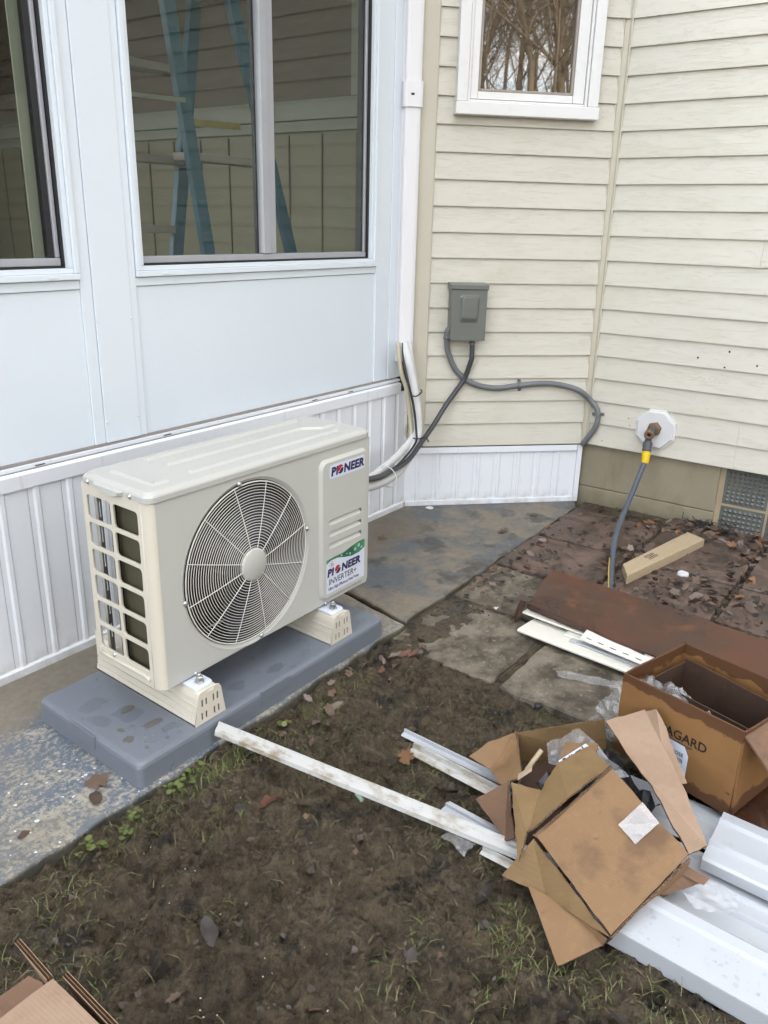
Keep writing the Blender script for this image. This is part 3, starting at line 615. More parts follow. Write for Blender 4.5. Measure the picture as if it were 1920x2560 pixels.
# posts, panels
def vbox(x0, x1, z0, z1, y0, y1=2.05): mb = MB(); mb.box(x0, x1, y0, y1, z0, z1); return mb
ZS = .599; ZTOP = 2.45
obj('post', vbox(1.3865, 1.4215, ZS, ZTOP, YU-.002), 'white_frame_sky', sun_room, bev=.0015); obj('post_cover', vbox(1.423, 1.546, ZS, ZTOP, YU-.005), 'white_frame_sky', sun_room, bev=.0015); obj('post', vbox(1.5475, 1.571, ZS, ZTOP, YU-.002), 'white_frame_sky', sun_room, bev=.0015)
obj('post', vbox(2.742, 2.836, ZS, ZTOP, YU-.003), 'white_frame_sky', sun_room, bev=.0015); obj('corner_post', vbox(2.8375, 2.948, ZS, ZTOP, YU-.006, 2.06), 'white_frame_sky', sun_room, bev=.0015)
def panel(x0, x1):
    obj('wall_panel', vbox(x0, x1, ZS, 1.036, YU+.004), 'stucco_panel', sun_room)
    obj('panel_head', vbox(x0, x1, 1.0375, 1.0615, YU-.001), 'white_frame_sky', sun_room, bev=.0015)
def fixing(x, z):
    mb = MB(); mb.lathe([(.0001, .0022), (.003, .0018), (.0036, 0)], (x, YU-.0045, z), (0, -1, 0), 8); obj('fixing_screw', mb, 'white_frame_sky', sun_room)
for x_ in (1.43, 1.54, 2.76, 2.93):
    for z_ in (.66, .95): fixing(x_, z_)
panel(1.572, 2.741); panel(.25, 1.3855); panel(-1.0, .15); obj('post', vbox(.1515, .2485, ZS, ZTOP, YU-.003), 'white_frame_sky', sun_room, bev=.0015)
obj('head_wall', vbox(-2.5, 2.95, ZTOP+.001, 2.75, YU-.002), 'white_frame_sky', sun_room)
def window1(x0, x1, mull=None):
    z0, z1 = 1.063, ZTOP
    mb = MB(); mb.box(x0+.01, x1-.01, 2.079, 2.081, z0+.01, z0+.02); w_ = obj('window', mb, 'gap_dark', sun_room)
    # mitred outer frame with a stepped profile
    for (a, b, c_, d_) in ((x0, x1, z0, z0+.0165), (x0, x0+.0165, z0+.017, z1), (x1-.0165, x1, z0+.017, z1)): obj('window_frame', vbox(a, b, c_, d_, YU-.010), 'white_frame_sky', w_, bev=.002)
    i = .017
    for (a, b, c_, d_) in ((x0+i, x1-i, z0+i, z0+i+.013), (x0+i, x0+i+.013, z0+i+.0135, z1), (x1-i-.013, x1-i, z0+i+.0135, z1)): obj('inner_frame', vbox(a, b, c_, d_, YU-.003), 'white_frame_sky', w_, bev=.0015)
    i = .0305; xa, xb, za = x0+i, x1-i, z0+i
    for (a, b, c_, d_) in ((xa, xb, za, za+.004), (xa, xa+.005, za+.0045, z1), (xb-.005, xb, za+.0045, z1)): obj('gasket', vbox(a, b, c_, d_, YU+.012), 'gasket', w_)
    za += .005; xa += .006; xb -= .006
    obj('sash_rail', vbox(xa, xb, za, za+.020, YU+.020, 2.066), 'aluminium_grey', w_, bev=.002)
    obj('sash_stile', vbox(xb-.012, xb, za+.021, z1, YU+.022, 2.066), 'aluminium_grey', w_, bev=.002)
    if mull:
        obj('sash_stile', vbox(xb-.019, xb-.0125, za+.021, z1, YU+.030, 2.07), 'gasket', w_)
        obj('mullion', vbox(mull, mull+.034, za+.021, z1, YU+.014, 2.066), 'aluminium_grey', w_, bev=.002)
        obj('mullion', vbox(mull+.0345, mull+.066, za+.021, z1, YU+.020, 2.066), 'aluminium_grey', w_, bev=.002)
        obj('gasket', vbox(mull-.012, mull-.0005, za+.021, z1, YU+.040, 2.062), 'gasket', w_)
        obj('glass_pane', vbox(xa, mull-.011, za+.0205, z1, 2.050, 2.053), 'pane', w_); obj('glass_pane', vbox(mull+.0665, xb-.019, za+.0205, z1, 2.043, 2.046), 'pane', w_)
    else:
        obj('sash_stile', vbox(xb-.030, xb-.0125, za+.021, z1, YU+.028, 2.066), 'gasket', w_); obj('screen_stile', vbox(xb-.060, xb-.0305, za+.021, z1, YU+.044, 2.062), 'room_white_dim', w_)
        obj('glass_pane', vbox(xa, xb-.031, za+.0205, z1, 2.050, 2.053), 'pane', w_)
    for xs_ in (x0+.09, x1-.10):
        mb = MB(); mb.box(xs_, xs_+.03, YU-.0115, YU-.0095, z0+.005, z0+.010); obj('weep_cover', mb, 'white_frame_sky', w_, bev=.001)
    return w_
window1(1.573, 2.740, 2.125); window1(.25, 1.3855)
# room behind the glass
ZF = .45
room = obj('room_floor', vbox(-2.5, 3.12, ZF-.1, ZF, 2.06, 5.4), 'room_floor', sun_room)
obj('room_ceiling', vbox(-2.6, 3.12, 2.70, 2.80, 1.85, 5.6), 'room_white_dim', sun_room)
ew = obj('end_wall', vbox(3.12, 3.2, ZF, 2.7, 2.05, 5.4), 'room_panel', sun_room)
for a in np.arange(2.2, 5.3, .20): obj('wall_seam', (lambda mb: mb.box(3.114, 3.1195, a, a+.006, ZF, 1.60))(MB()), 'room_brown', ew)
for a, b, c_, d_ in ((2.06, 5.3, 1.61, 1.655), (2.06, 5.3, 1.657, 1.74), (2.06, 2.415, 1.741, 2.69)): obj('window_trim', (lambda mb: mb.box(3.085 if c_ > 1.65 else 3.095, 3.1195, a, b, c_, d_))(MB()), 'room_white_dim', ew, bev=.003)
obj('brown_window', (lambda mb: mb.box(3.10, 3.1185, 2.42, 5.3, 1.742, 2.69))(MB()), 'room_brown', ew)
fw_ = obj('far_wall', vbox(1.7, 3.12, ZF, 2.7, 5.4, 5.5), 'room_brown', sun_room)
for a in (1.9, 2.35, 2.8): obj('wall_post', vbox(a, a+.13, ZF, 2.69, 5.33, 5.399), 'room_white_dim', fw_)
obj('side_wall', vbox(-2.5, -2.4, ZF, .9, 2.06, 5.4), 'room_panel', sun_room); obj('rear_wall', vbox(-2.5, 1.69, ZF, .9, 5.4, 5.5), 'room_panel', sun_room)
# step ladder standing in the room
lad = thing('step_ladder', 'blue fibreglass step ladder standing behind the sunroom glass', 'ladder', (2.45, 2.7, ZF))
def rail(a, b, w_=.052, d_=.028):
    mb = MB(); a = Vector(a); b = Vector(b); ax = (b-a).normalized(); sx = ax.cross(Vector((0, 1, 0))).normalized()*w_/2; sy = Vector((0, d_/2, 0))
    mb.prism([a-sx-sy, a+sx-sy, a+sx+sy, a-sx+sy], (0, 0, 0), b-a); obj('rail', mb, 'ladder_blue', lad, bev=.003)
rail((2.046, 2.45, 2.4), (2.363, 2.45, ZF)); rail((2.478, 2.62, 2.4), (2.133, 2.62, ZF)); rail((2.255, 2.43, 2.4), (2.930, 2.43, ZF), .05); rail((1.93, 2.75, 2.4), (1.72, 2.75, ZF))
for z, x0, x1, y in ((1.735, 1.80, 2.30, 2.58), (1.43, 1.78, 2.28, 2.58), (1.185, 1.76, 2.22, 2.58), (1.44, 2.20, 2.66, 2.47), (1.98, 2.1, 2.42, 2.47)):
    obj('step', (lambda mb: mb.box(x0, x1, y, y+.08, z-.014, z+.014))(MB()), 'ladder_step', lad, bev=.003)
mb = MB(); mb.prism([(1.80, 2.41, 1.592), (2.15, 2.41, 1.606), (2.15, 2.41, 1.620), (1.80, 2.41, 1.606)], (0, 0, 0), (0, .008, 0)); obj('spreader_bar', mb, 'room_white_dim', lad)
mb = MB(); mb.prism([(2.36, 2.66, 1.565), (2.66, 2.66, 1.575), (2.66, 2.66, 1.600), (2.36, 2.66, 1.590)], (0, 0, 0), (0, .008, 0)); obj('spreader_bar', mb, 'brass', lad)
# ------------------------------------------------------------------ lineset cover
duct = thing('lineset_cover', 'white plastic line cover running down the corner beside the sunroom', 'pipe cover', w2(-.02, .67, .03))
def ductloop(t0, t1, o1, z): 
    r_ = .016; q = [(t0, -.0), (t0, o1-r_), (t0+r_*.3, o1-r_*.3), (t0+r_, o1), (t1-r_, o1), (t1-r_*.3, o1-r_*.3), (t1, o1-r_), (t1, 0)]
    return [w2(a, z, b) for a, b in q]
mb = MB(); mb.loft([ductloop(-.058, .010, .058, .672), ductloop(-.058, .010, .058, 2.9)], False, False); obj('cover', mb, 'duct_white', duct)
mb = MB(); mb.loft([ductloop(-.066, -.052, .030, .668), ductloop(-.066, -.052, .030, 2.9)]); obj('back_plate', mb, 'duct_white', duct)
mb = MB(); mb.loft([ductloop(-.064, .016, .064, 1.652), ductloop(-.064, .016, .064, 1.742)]); cl = obj('joint_collar', mb, 'duct_white', duct, bev=.002)
mb = MB(); mb.prism([w2(-.035, 1.692, .0642), w2(-.022, 1.692, .0642), w2(-.022, 1.700, .0642), w2(-.035, 1.700, .0642)], (0, 0, 0), N2*.0006); obj('screw_slot', mb, 'gap_dark', cl)

# ------------------------------------------------------------------ heat pump on its pad
SH = .055
SHM = Matrix(((1, SH, 0, -SH*1.40), (0, 1, 0, 0), (0, 0, 1, 0), (0, 0, 0, 1)))   # the unit sits a little askew to the wall
def sobj(name, mb, mat, parent=None, bev=0, seg=2):
    me = mb if isinstance(mb, bpy.types.Mesh) else mesh(name, mb)
    xform(me, SHM); return obj(name, me, mat, parent, bev, seg)
FRONT = Matrix(((1, 0, 0, 0), (0, 0, -1, 0), (0, 1, 0, 0), (0, 0, 0, 1)))   # plate xy -> world xz, plate +z -> world -y (outwards)
def front_plate(name, outer, holes, th, y, bevel=0):
    me = plate_mesh(name, outer, holes, th, bevel); xform(me, Matrix.Translation((0, y, 0)) @ FRONT); return me
# equipment pad
pad = thing('equipment_pad', 'wet grey plastic equipment pad on the concrete path', 'pad', (1.42, 1.54, 0))
def padloop(ins, z): return [(x, y, z) for x, y in rrect(.945+ins, 1.893-ins, 1.325+ins, 1.758-ins, .018, 4)]
mb = MB(); mb.loft([padloop(0, .001), padloop(.002, .048), padloop(.004, .055), padloop(.009, .060), padloop(.016, .0615)], True, True); pb = sobj('pad_body', mb, 'pad_plastic', pad)
for p in pb.data.polygons: p.use_smooth = False
mb = MB(); mb.prism([(1.34, 1.3245, .030), (1.45, 1.3245, .030), (1.45, 1.3262, .058), (1.34, 1.3262, .058)], (0, 0, 0), (0, .004, 0)); sobj('edge_tab', mb, 'pad_plastic', pad)
mb = MB(); mb.prism([(.9435, 1.50, .030), (.9435, 1.60, .030), (.9455, 1.60, .060), (.9455, 1.50, .060)], (0, 0, 0), (.004, 0, 0)); sobj('edge_tab', mb, 'pad_plastic', pad)
def drops(name, n_, region, z, parent, smin=.0015, smax=.007, seed=1, zf=None):
    random.seed(seed); mb = MB(); cnt = 0
    while cnt < n_:
        x, y = region()
        r_ = smin+(smax-smin)*random.random()**3; h_ = r_*random.uniform(.22, .4); st = random.uniform(.75, 1.35); an = random.random()*3.14
        zz = zf(x, y) if zf else z; loops = []
        for f_, q in ((1, 0), (.9, .5), (.6, .88)):
            loops.append([(x+r_*f_*(math.cos(a)*math.cos(an)*st-math.sin(a)*math.sin(an)/st), y+r_*f_*(math.cos(a)*math.sin(an)*st+math.sin(a)*math.cos(an)/st), zz+h_*q-.0001) for a in [2*math.pi*i/9 for i in range(9)]])
        mb.loft(loops, False, False, True); o = len(mb.v); mb.v.append((x, y, zz+h_)); mb.f += [(o-9+i, o-9+(i+1) % 9, o) for i in range(9)]; mb.sm += [True]*9
        cnt += 1
    ob = obj(name, mb, 'water', parent); tag(ob, kind='stuff'); return ob
def puddle(pts, z, mat, parent, name, th=.0008):
    mb = MB(); P_ = smooth_path(pts+[pts[0]], 4)[:-1]; cen = sum((Vector(p) for p in P_), Vector())/len(P_)
    mb.loft([[(p.x, p.y, z) for p in P_], [(cen.x+(p.x-cen.x)*.9, cen.y+(p.y-cen.y)*.9, z+th) for p in P_]], False, True, True); return obj(name, mb, mat, parent)
drops('water_drops', 300, lambda: (random.uniform(.975, 1.86), 1.345+random.random()**1.3*.38), .0615, pad, .0012, .0085, 3)
def blob(cx, cy, rx, ry, seed, n_=11):
    random.seed(seed); return [(cx+rx*math.cos(2*math.pi*i/n_)*random.uniform(.65, 1.15), cy+ry*math.sin(2*math.pi*i/n_)*random.uniform(.65, 1.15), 0) for i in range(n_)]
for i, (cx, cy, rx, ry) in enumerate(((1.06, 1.515, .040, .045), (1.10, 1.39, .035, .022), (1.03, 1.62, .05, .03), (1.45, 1.38, .04, .02), (1.32, 1.40, .03, .025), (1.0, 1.55, .025, .04))):
    puddle(blob(cx, cy, rx, ry, 40+i), .0617, 'water', pad, 'puddle')
for i, (cx, cy, rx, ry) in enumerate(((1.075, 1.437, .032, .013), (1.075, 1.535, .022, .016), (.995, 1.428, .014, .014), (1.007, 1.475, .007, .011), (1.002, 1.37, .006, .006))):
    puddle(blob(cx, cy, rx, ry, 60+i), .0619, 'mud_smear', pad, 'mud_smear', .0005)
# mounting feet
def foot(x0):
    x1 = x0+.098; xm = (x0+x1)/2
    prof = [(x0, .0617), (x0+.003, .0617), (x0+.006, .074), (x0+.0075, .0745), (x0+.009, .092), (x0+.0103, .0925), (x0+.0115, .110), (x0+.0127, .1105), (x0+.0140, .128), (x0+.0175, .1410), (x0+.024, .1465)]
    prof = prof + [(2*xm-a, b) for a, b in prof[::-1]]
    mb = MB(); mb.loft([[(a, 1.3435, b) for a, b in prof], [(a, 1.765, b) for a, b in prof]]); t = sobj('mounting_foot', mb, 'foot_plastic', hp)
    # ridges along the flank
    for zz, xa in ((.0745, .0060), (.0925, .0088), (.1105, .0113)):
        for s_ in (-1, 1):
            cx_ = x0+xa if s_ < 0 else x1-xa; mb = MB(); mb.box(cx_-.0012, cx_+.0012, 1.3445, 1.764, zz-.0010, zz+.0010); sobj('ridge', mb, 'foot_plastic', t)
    outer = [(x0-.001, .0617), (x1+.001, .0617), (x1-.0115, .137), (x1-.017, .1455), (x1-.022, .1475), (xm+.012, .1475), (xm+.012, .140), (xm-.012, .140), (xm-.012, .1475), (x0+.022, .1475), (x0+.017, .1455), (x0+.0115, .137)]
    holes = []
    for row in (.081, .117):
        for cx_ in (-.027, -.013, .013, .027):
            cx2 = xm+cx_*(1.0 if row < .1 else .92); holes.append(rrect(cx2-.0026, cx2+.0026, row-.0105, row+.0105, .0022, 3))
    sobj('end_cap', front_plate('end_cap', outer, holes, .003, 1.3415), 'foot_plastic', t)
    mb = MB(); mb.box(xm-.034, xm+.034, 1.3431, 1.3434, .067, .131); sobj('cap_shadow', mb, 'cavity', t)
    return t, xm
# the unit
XL, XR, YF, YB, ZB, ZT_ = 1.080, 1.893, 1.400, 1.660, .158, .630
hp = thing('heat_pump', 'cream outdoor heat pump unit with round fan grille and open side grid', 'heat pump', (1.48, 1.53, ZB))
f1, fx1 = foot(1.1275); f2, fx2 = foot(1.6455)
FC = (1.388, .391); FR = .232
outer = [(1.098, ZB), (XR-.006, ZB+.006), (XR, ZB+.02), (XR, ZT_), (1.098, ZT_)]
sobj('front_panel', front_plate('front_panel', outer, [circ(*FC, FR, 72)], .004, YF+.002), 'pump_paint', hp)
mb = MB(); lo = []
for i in range(7):
    a = R(90*i/6); lo.append([(1.098-.018*math.sin(a), YF+.030*(1-math.cos(a)), z) for z in (ZB, ZT_)])
mb.loft(lo, False, False, True, closed=False); sobj('front_corner', mb, 'pump_side', hp)
mb = MB(); mb.lathe([(FR, 0), (FR-.003, -.0015), (FR-.006, .003), (FR-.011, .004), (FR-.0125, .006)], (FC[0], YF+.0005, FC[1]), (0, 1, 0), 72); shr = sobj('fan_shroud', mb, 'pump_paint', hp)
mb = MB(); mb.lathe([(FR-.0125, .006), (FR-.015, .016), (FR-.016, .06), (FR-.016, .13)], (FC[0], YF+.0005, FC[1]), (0, 1, 0), 72); sobj('shroud_barrel', mb, 'cavity', shr)
def ring_mb(r_, z0, tr): 
    mb = MB(); mb.tube([(FC[0]+r_*math.cos(2*math.pi*i/56), z0, FC[1]+r_*math.sin(2*math.pi*i/56)) for i in range(56)], tr, 5, closed=True); return mb
def dome(r_): return YF+.003-.014*(1-(r_/.218)**2)
mb = MB(); mb.lathe([(.0001, -.004), (.038, -.003), (.0445, 0), (.0445, .004)], (FC[0], dome(.04)-.002, FC[1]), (0, 1, 0), 36); grille = sobj('fan_grille', mb, 'pump_paint', hp)
nr = 24
for i in range(nr):
    r_ = .049+(.216-.049)*i/(nr-1); sobj('wire_ring', ring_mb(r_, dome(r_), .00095 if i < nr-1 else .0020), 'grille_wire', grille)
for i in range(12):
    a = 2*math.pi*(i+.42)/12; rr_ = [.04+.178*k/6 for k in range(7)]; mb = MB(); mb.tube([(FC[0]+q*math.cos(a), dome(q)-.0024, FC[1]+q*math.sin(a)) for q in rr_], .0012, 5); sobj('wire_spoke', mb, 'grille_wire', grille)
def screw(c, ax, r_=.0055):
    mb = MB(); mb.lathe([(.0001, .004), (r_*.5, .0038), (r_, .0015), (r_*1.3, .0003), (r_*1.3, 0)], c, ax, 12); return mb
for ang in (98, 188, 278, 8):
    a = R(ang); sobj('grille_screw', screw((FC[0]+.2235*math.cos(a), YF-.001, FC[1]+.2235*math.sin(a)), (0, -1, 0), .0058), 'screw_steel', hp)
# fan behind the grille
fan = sobj('fan_hub', (lambda mb: mb.lathe([(.0001, -.02), (.05, -.015), (.055, 0), (.055, .05)], (FC[0], YF+.055, FC[1]), (0, 1, 0), 24))(MB()), 'fan_blade', hp)
for k in range(3):
    mb = MB(); rows = []
    for i in range(7):
        r_ = .05+.158*i/6; row = []
        for j in range(9):
            u = j/8; a = 2*math.pi*k/3+.5+(u-.5)*(1.35-.25*i/6)+.35*(i/6)**1.5; row.append((FC[0]+r_*math.cos(a), YF+.045+.06*u+.01*math.sin(3*u), FC[1]+r_*math.sin(a)))
        rows.append(row)
    mb.loft(rows, False, False, True, closed=False); sobj('fan_blade', mb, 'fan_blade', fan)
# inner cabinet: partition, black sheets standing in for the inner shade, floor, coil
mb = MB(); mb.box(1.088, 1.662, 1.5535, 1.5545, ZB+.01, ZT_-.006); mb.box(1.120, 1.123, 1.432, 1.553, ZB+.01, ZT_-.006); mb.box(1.668, 1.674, YF+.01, YB-.01, ZB+.004, ZT_-.004); sobj('divider_dark_back', mb, 'cavity', hp)
mb = MB(); mb.box(1.085, XR-.004, YF+.006, YB-.004, ZB+.001, ZB+.004); sobj('base_pan', mb, 'pump_side', hp)
mb = MB(); mb.box(1.110, 1.665, 1.555, 1.577, ZB+.02, ZT_-.006); mb.box(1.100, 1.119, 1.432, 1.577, ZB+.02, ZT_-.006); sobj('coil', mb, 'coil_fins', hp)
mb = MB(); mb.box(1.100, 1.104, 1.5785, 1.584, ZB+.02, ZT_-.006); mb.box(1.104, 1.128, 1.5785, 1.581, ZB+.02, ZT_-.006); sobj('coil_end', mb, 'dark_bracket', hp)
sl = [rrect(-.005, .005, z-.022, z+.022, .005, 3) for z in (.235, .30, .365, .43, .495, .56)]
me = plate_mesh('bracket', [(-.014, ZB+.005), (.014, ZB+.005), (.014, ZT_-.004), (-.014, ZT_-.004)], sl, .002)
xform(me, Matrix.Translation((1.105, 1.632, 0)) @ Matrix.Rotation(R(38), 4, 'Z') @ FRONT); sobj('slotted_bracket', me, 'dark_bracket', hp)
mb = MB(); mb.box(1.108, 1.112, YB-.012, YB-.002, ZB+.004, ZT_-.003); sobj('rear_stay', mb, 'pump_side', hp)
for z in (.27, .45): 
    mb = MB(); mb.tube([(1.12, 1.60, z), (1.13, 1.63, z+.008), (1.16, 1.64, z-.004), (1.3, 1.645, z)], .0015, 5); sobj('tie_wire', mb, 'cavity', hp)
# open side grid
holes = []
ys = [(1.4415, 1.5375), (1.5465, 1.6435)]; nzr = 6; z_top, z_bot = .609, .193; hh = (z_top-z_bot)/nzr
for i in range(nzr):
    for a, b in ys: holes.append(rrect(a, b, z_bot+i*hh+.0042, z_bot+(i+1)*hh-.0042, .010, 4))
me = plate_mesh('side_grid', [(1.430, ZB), (YB, ZB), (YB, ZT_), (1.430, ZT_)], holes, .004, .0012)
xform(me, Matrix(((0, 0, -1, XL+.002), (1, 0, 0, 0), (0, 1, 0, 0), (0, 0, 0, 1)))); sobj('side_grid', me, 'pump_side', hp)
mb = MB(); mb.tube(smooth_path([(XL-.001, 1.645, .195), (XL-.0015, 1.645, .183), (XL-.0015, 1.63, .179), (XL-.0015, 1.46, .179), (XL-.0015, 1.445, .175)], 3), .005, 6); sobj('pressed_rib', mb, 'pump_side', hp)
sobj('side_screw', screw((XL-.001, 1.590, .190), (-1, 0, 0), .0052), 'screw_steel', hp)
mb = MB(); mb.box(XL+.001, XL+.003, YB+.0005, YB+.012, ZB, .23); sobj('rear_tab', mb, 'pump_side', hp)
mb = MB(); mb.box(XR-.004, XR, YF+.004, YB, ZB+.02, ZT_); mb.box(1.674, XR-.004, YB-.004, YB, ZB+.01, ZT_); sobj('right_side', mb, 'pump_paint', hp)
# lid with pressed ribs
def lidloop(ins, z, dz=0): return [(x, y, z) for x, y in rrect(XL-.004+ins, XR+.002-ins, YF-.004+ins, YB+.004-ins, .024, 5)]
mb = MB(); mb.loft([lidloop(.0, .632), lidloop(.0, .644), lidloop(.002, .648), lidloop(.010, .6545), lidloop(.014, .656)], True, True); lid = sobj('lid', mb, 'pump_lid', hp)
mb = MB(); mb.box(XL+.01, XR-.004, YF+.0015, YF+.0045, ZT_+.0002, ZT_+.0019); sobj('lid_gap', mb, 'gap_dark', hp)
def ridge(pts, w_=.010, h_=.0065):
    mb = MB(); P_ = [Vector(p) for p in pts]
    for a, b in zip(P_, P_[1:]):
        dr = (b-a).normalized(); sx = Vector((-dr.y, dr.x)); a2, b2 = a-dr*w_*.5, b+dr*w_*.5
        mb.loft([[(q.x, q.y, .6555) for q in (a2-sx*w_, b2-sx*w_, b2+sx*w_, a2+sx*w_)], [(q.x, q.y, .6555+h_) for q in (a2-sx*w_*.45+dr*w_*.5, b2-sx*w_*.45-dr*w_*.5, b2+sx*w_*.45-dr*w_*.5, a2+sx*w_*.45+dr*w_*.5)]], False, True)
    return sobj('lid_rib', mb, 'pump_lid', lid)
ridge([(1.24, 1.618), (1.80, 1.618)]); ridge([(1.25, 1.545), (1.74, 1.545), (1.79, 1.505), (1.845, 1.505)]); ridge([(1.25, 1.455), (1.80, 1.455)]); ridge([(1.13, 1.60), (1.13, 1.445), (1.17, 1.445)])
mb = MB(); mb.loft([[(XL-.0035, y, z) for y, z in ((1.60, .644), (1.60, .634), (1.585, .632), (1.55, .6255), (1.515, .6255), (1.49, .632), (1.485, .644))], [(XL-.014, y, z) for y, z in ((1.592, .643), (1.592, .636), (1.58, .633), (1.548, .628), (1.518, .628), (1.497, .634), (1.493, .643))]]); sobj('lid_handle', mb, 'pump_paint', lid, bev=.002)
for y in (1.628, 1.462): sobj('lid_screw', screw((XL-.0045, y, .6385), (-1, 0, 0), .0055), 'screw_steel', lid)
drops('rain_drops', 40, lambda: (random.uniform(1.15, 1.87)+.01, random.uniform(1.425, 1.64)), .656, hp, .0008, .0032, 5)
# raised service panel with grooves
SX0, SX1, SZ0, SZ1 = 1.6575, 1.878, .176, .604
gro = [rrect(1.693, 1.846, z-.0085, z+.0085, .0080, 4) for z in (.416, .380, .344)]
mb = MB()
def ploop(ins, y): return [(x, y, z) for x, z in rrect(SX0+ins, SX1-ins, SZ0+ins, SZ1-ins, .026, 6)]
mb.loft([ploop(0, YF-.0002), ploop(.002, YF-.004), ploop(.007, YF-.0095), ploop(.0088, YF-.0105)], False, False, True); sp_ = sobj('service_panel', mb, 'pump_paint', hp)
sobj('panel_face', front_plate('panel_face', rrect(SX0+.0088, SX1-.0088, SZ0+.0088, SZ1-.0088, .018, 6), gro, .0030, YF-.0090), 'pump_paint', sp_)
for z in (.416, .380, .344):
    mb = MB(); mb.box(1.690, 1.849, YF-.0022, YF-.0015, z-.012, z+.012); sobj('groove_floor', mb, 'pump_paint', sp_)
    mb = MB(); mb.prism([(0, YF-.0021, z+.0015), (0, YF-.0104, z-.0082), (0, YF-.0021, z-.0105)], (1.696, 0, 0), (1.843, 0, 0)); sobj('groove_lip', mb, 'pump_paint', sp_)
LY = YF-.0107
def flat(name, pts, mat, par, y, th=.0003): 
    mb = MB(); mb.prism([(a, y, b) for a, b in pts], (0, 0, 0), (0, -th, 0)); return sobj(name, mb, mat, par)
lg = flat('brand_label', rrect(1.694, 1.857, .5455, .5860, .009, 4), 'label_white', hp, LY)
def put_text(txt, size, x, z, mat, par, y, bold=.0, shear=0, sx=1.0, sp=1.0, sz=1.0):
    me = text_mesh('lettering', txt, size, bold, shear, sp=sp); xform(me, Matrix.Translation((x, y, z)) @ FRONT @ Matrix.Diagonal((sx, sz, 1, 1))); return sobj('lettering', me, mat, par)
def ball(cx, cz, r_, par, y, red='ink_red'):
    top = [(cx+r_*math.cos(a), cz+r_*math.sin(a)) for a in [R(25+18*i) for i in range(10)]]
    wv = [(cx+r_*(-.88+1.76*i/8), cz+r_*(.02+.30*math.sin((i/8-.5)*5.6)-.22+.44*i/8)) for i in range(9)]
    flat('emblem', top+wv[1:-1], red, par, y)
    bot = [(cx+r_*math.cos(a), cz+r_*math.sin(a)) for a in [R(205+18*i) for i in range(10)]]
    flat('emblem', bot+[(a, b-r_*.18) for a, b in wv[1:-1]][::-1], 'ink_navy', par, y)
def brand(x0, z0, h_, wd, par, y):
    k = wd/7.0; s_ = h_*1.42
    put_text('PI', s_, x0, z0, 'ink_navy', par, y, .0019*h_/.026, .12, 1.12, 1.08); ball(x0+k*1.98, z0+h_*.52, h_*.58, par, y)
    put_text('NEER', s_, x0+k*2.72, z0, 'ink_navy', par, y, .0019*h_/.026, .12, 1.13, 1.06)
brand(1.701, .5545, .0235, .146, lg, LY-.0004)
st_ = flat('energy_sticker', [(1.680, .196), (1.862, .196), (1.862, .3185), (1.680, .3185)], 'label_white', hp, LY)
gl = [(1.680, .2915), (1.70, .2985), (1.73, .2985), (1.765, .2895), (1.80, .2825), (1.835, .2835), (1.862, .2925), (1.862, .3187), (1.83, .3187), (1.80, .3147), (1.76, .3060), (1.72, .3060), (1.680, .3040)]
flat('sticker_band', gl[:9]+gl[9:], 'leaf_print', st_, LY-.0003)
flat('sticker_corner', [(1.680, .3042), (1.72, .3062), (1.76, .3062), (1.80, .3149), (1.83, .3187), (1.680, .3187)], 'pump_paint', st_, LY-.0004)
for x, z, r_ in ((1.815, .2995, .0055), (1.833, .307, .006), (1.79, .293, .004), (1.846, .297, .004), (1.775, .297, .0025), (1.75, .2995, .003)):
    flat('printed_drop', circ(x, z, r_, 14), 'drop_print', st_, LY-.0006)
put_text('D', .013, 1.7015, .2795, 'ink_red', st_, LY-.0006, .0003); 
for i in range(8):
    a = R(45*i+10); cx_, cz_ = 1.7035, .2843; flat('sun_ray', [(cx_+.0085*math.cos(a-.12), cz_+.0085*math.sin(a-.12)), (cx_+.0125*math.cos(a), cz_+.0125*math.sin(a)), (cx_+.0085*math.cos(a+.12), cz_+.0085*math.sin(a+.12))], 'ink_red' if math.cos(a) > 0 else 'ink_navy', st_, LY-.0006)
brand(1.684, .2500, .0225, .170, st_, LY-.0006)
put_text('INVERTER+', .0265, 1.690, .2225, 'ink_black', st_, LY-.0006, .0, .05, 1.0, 1.0)
put_text('Ultra High Efficiency Heat Pump', .0130, 1.689, .2055, 'ink_maroon', st_, LY-.0006, .0001, 0, .86)
# feet tabs and bolts
for xm in (fx1, fx2):
    mb = MB(); mb.loft([[(x, y, .1478) for x, y in rrect(xm-.031, xm+.027, 1.352, 1.43, .012, 4)], [(x, y, .1520) for x, y in rrect(xm-.030, xm+.026, 1.353, 1.43, .012, 4)], [(x, y, .1535) for x, y in rrect(xm-.027, xm+.023, 1.357, 1.43, .010, 4)]], True, True); tb_ = sobj('foot_tab', mb, 'label_white', hp)
    mb = MB(); mb.lathe([(.0001, .016), (.0075, .016), (.0095, .0145), (.0105, .0035), (.0135, .003), (.0135, 0)], (xm-.002, 1.374, .1535), (0, 0, 1), 6, False); sobj('hex_bolt', mb, 'screw_steel', tb_)
    mb = MB(); mb.lathe([(.0001, .023), (.0045, .023), (.0052, .022), (.0052, .015)], (xm-.002, 1.374, .1535), (0, 0, 1), 12); sobj('bolt_stud', mb, 'screw_steel', tb_)
for x in (1.185, 1.69): sobj('base_screw', screw((x, YF-.001, ZB+.004), (0, -1, 0), .0045), 'screw_steel', hp)

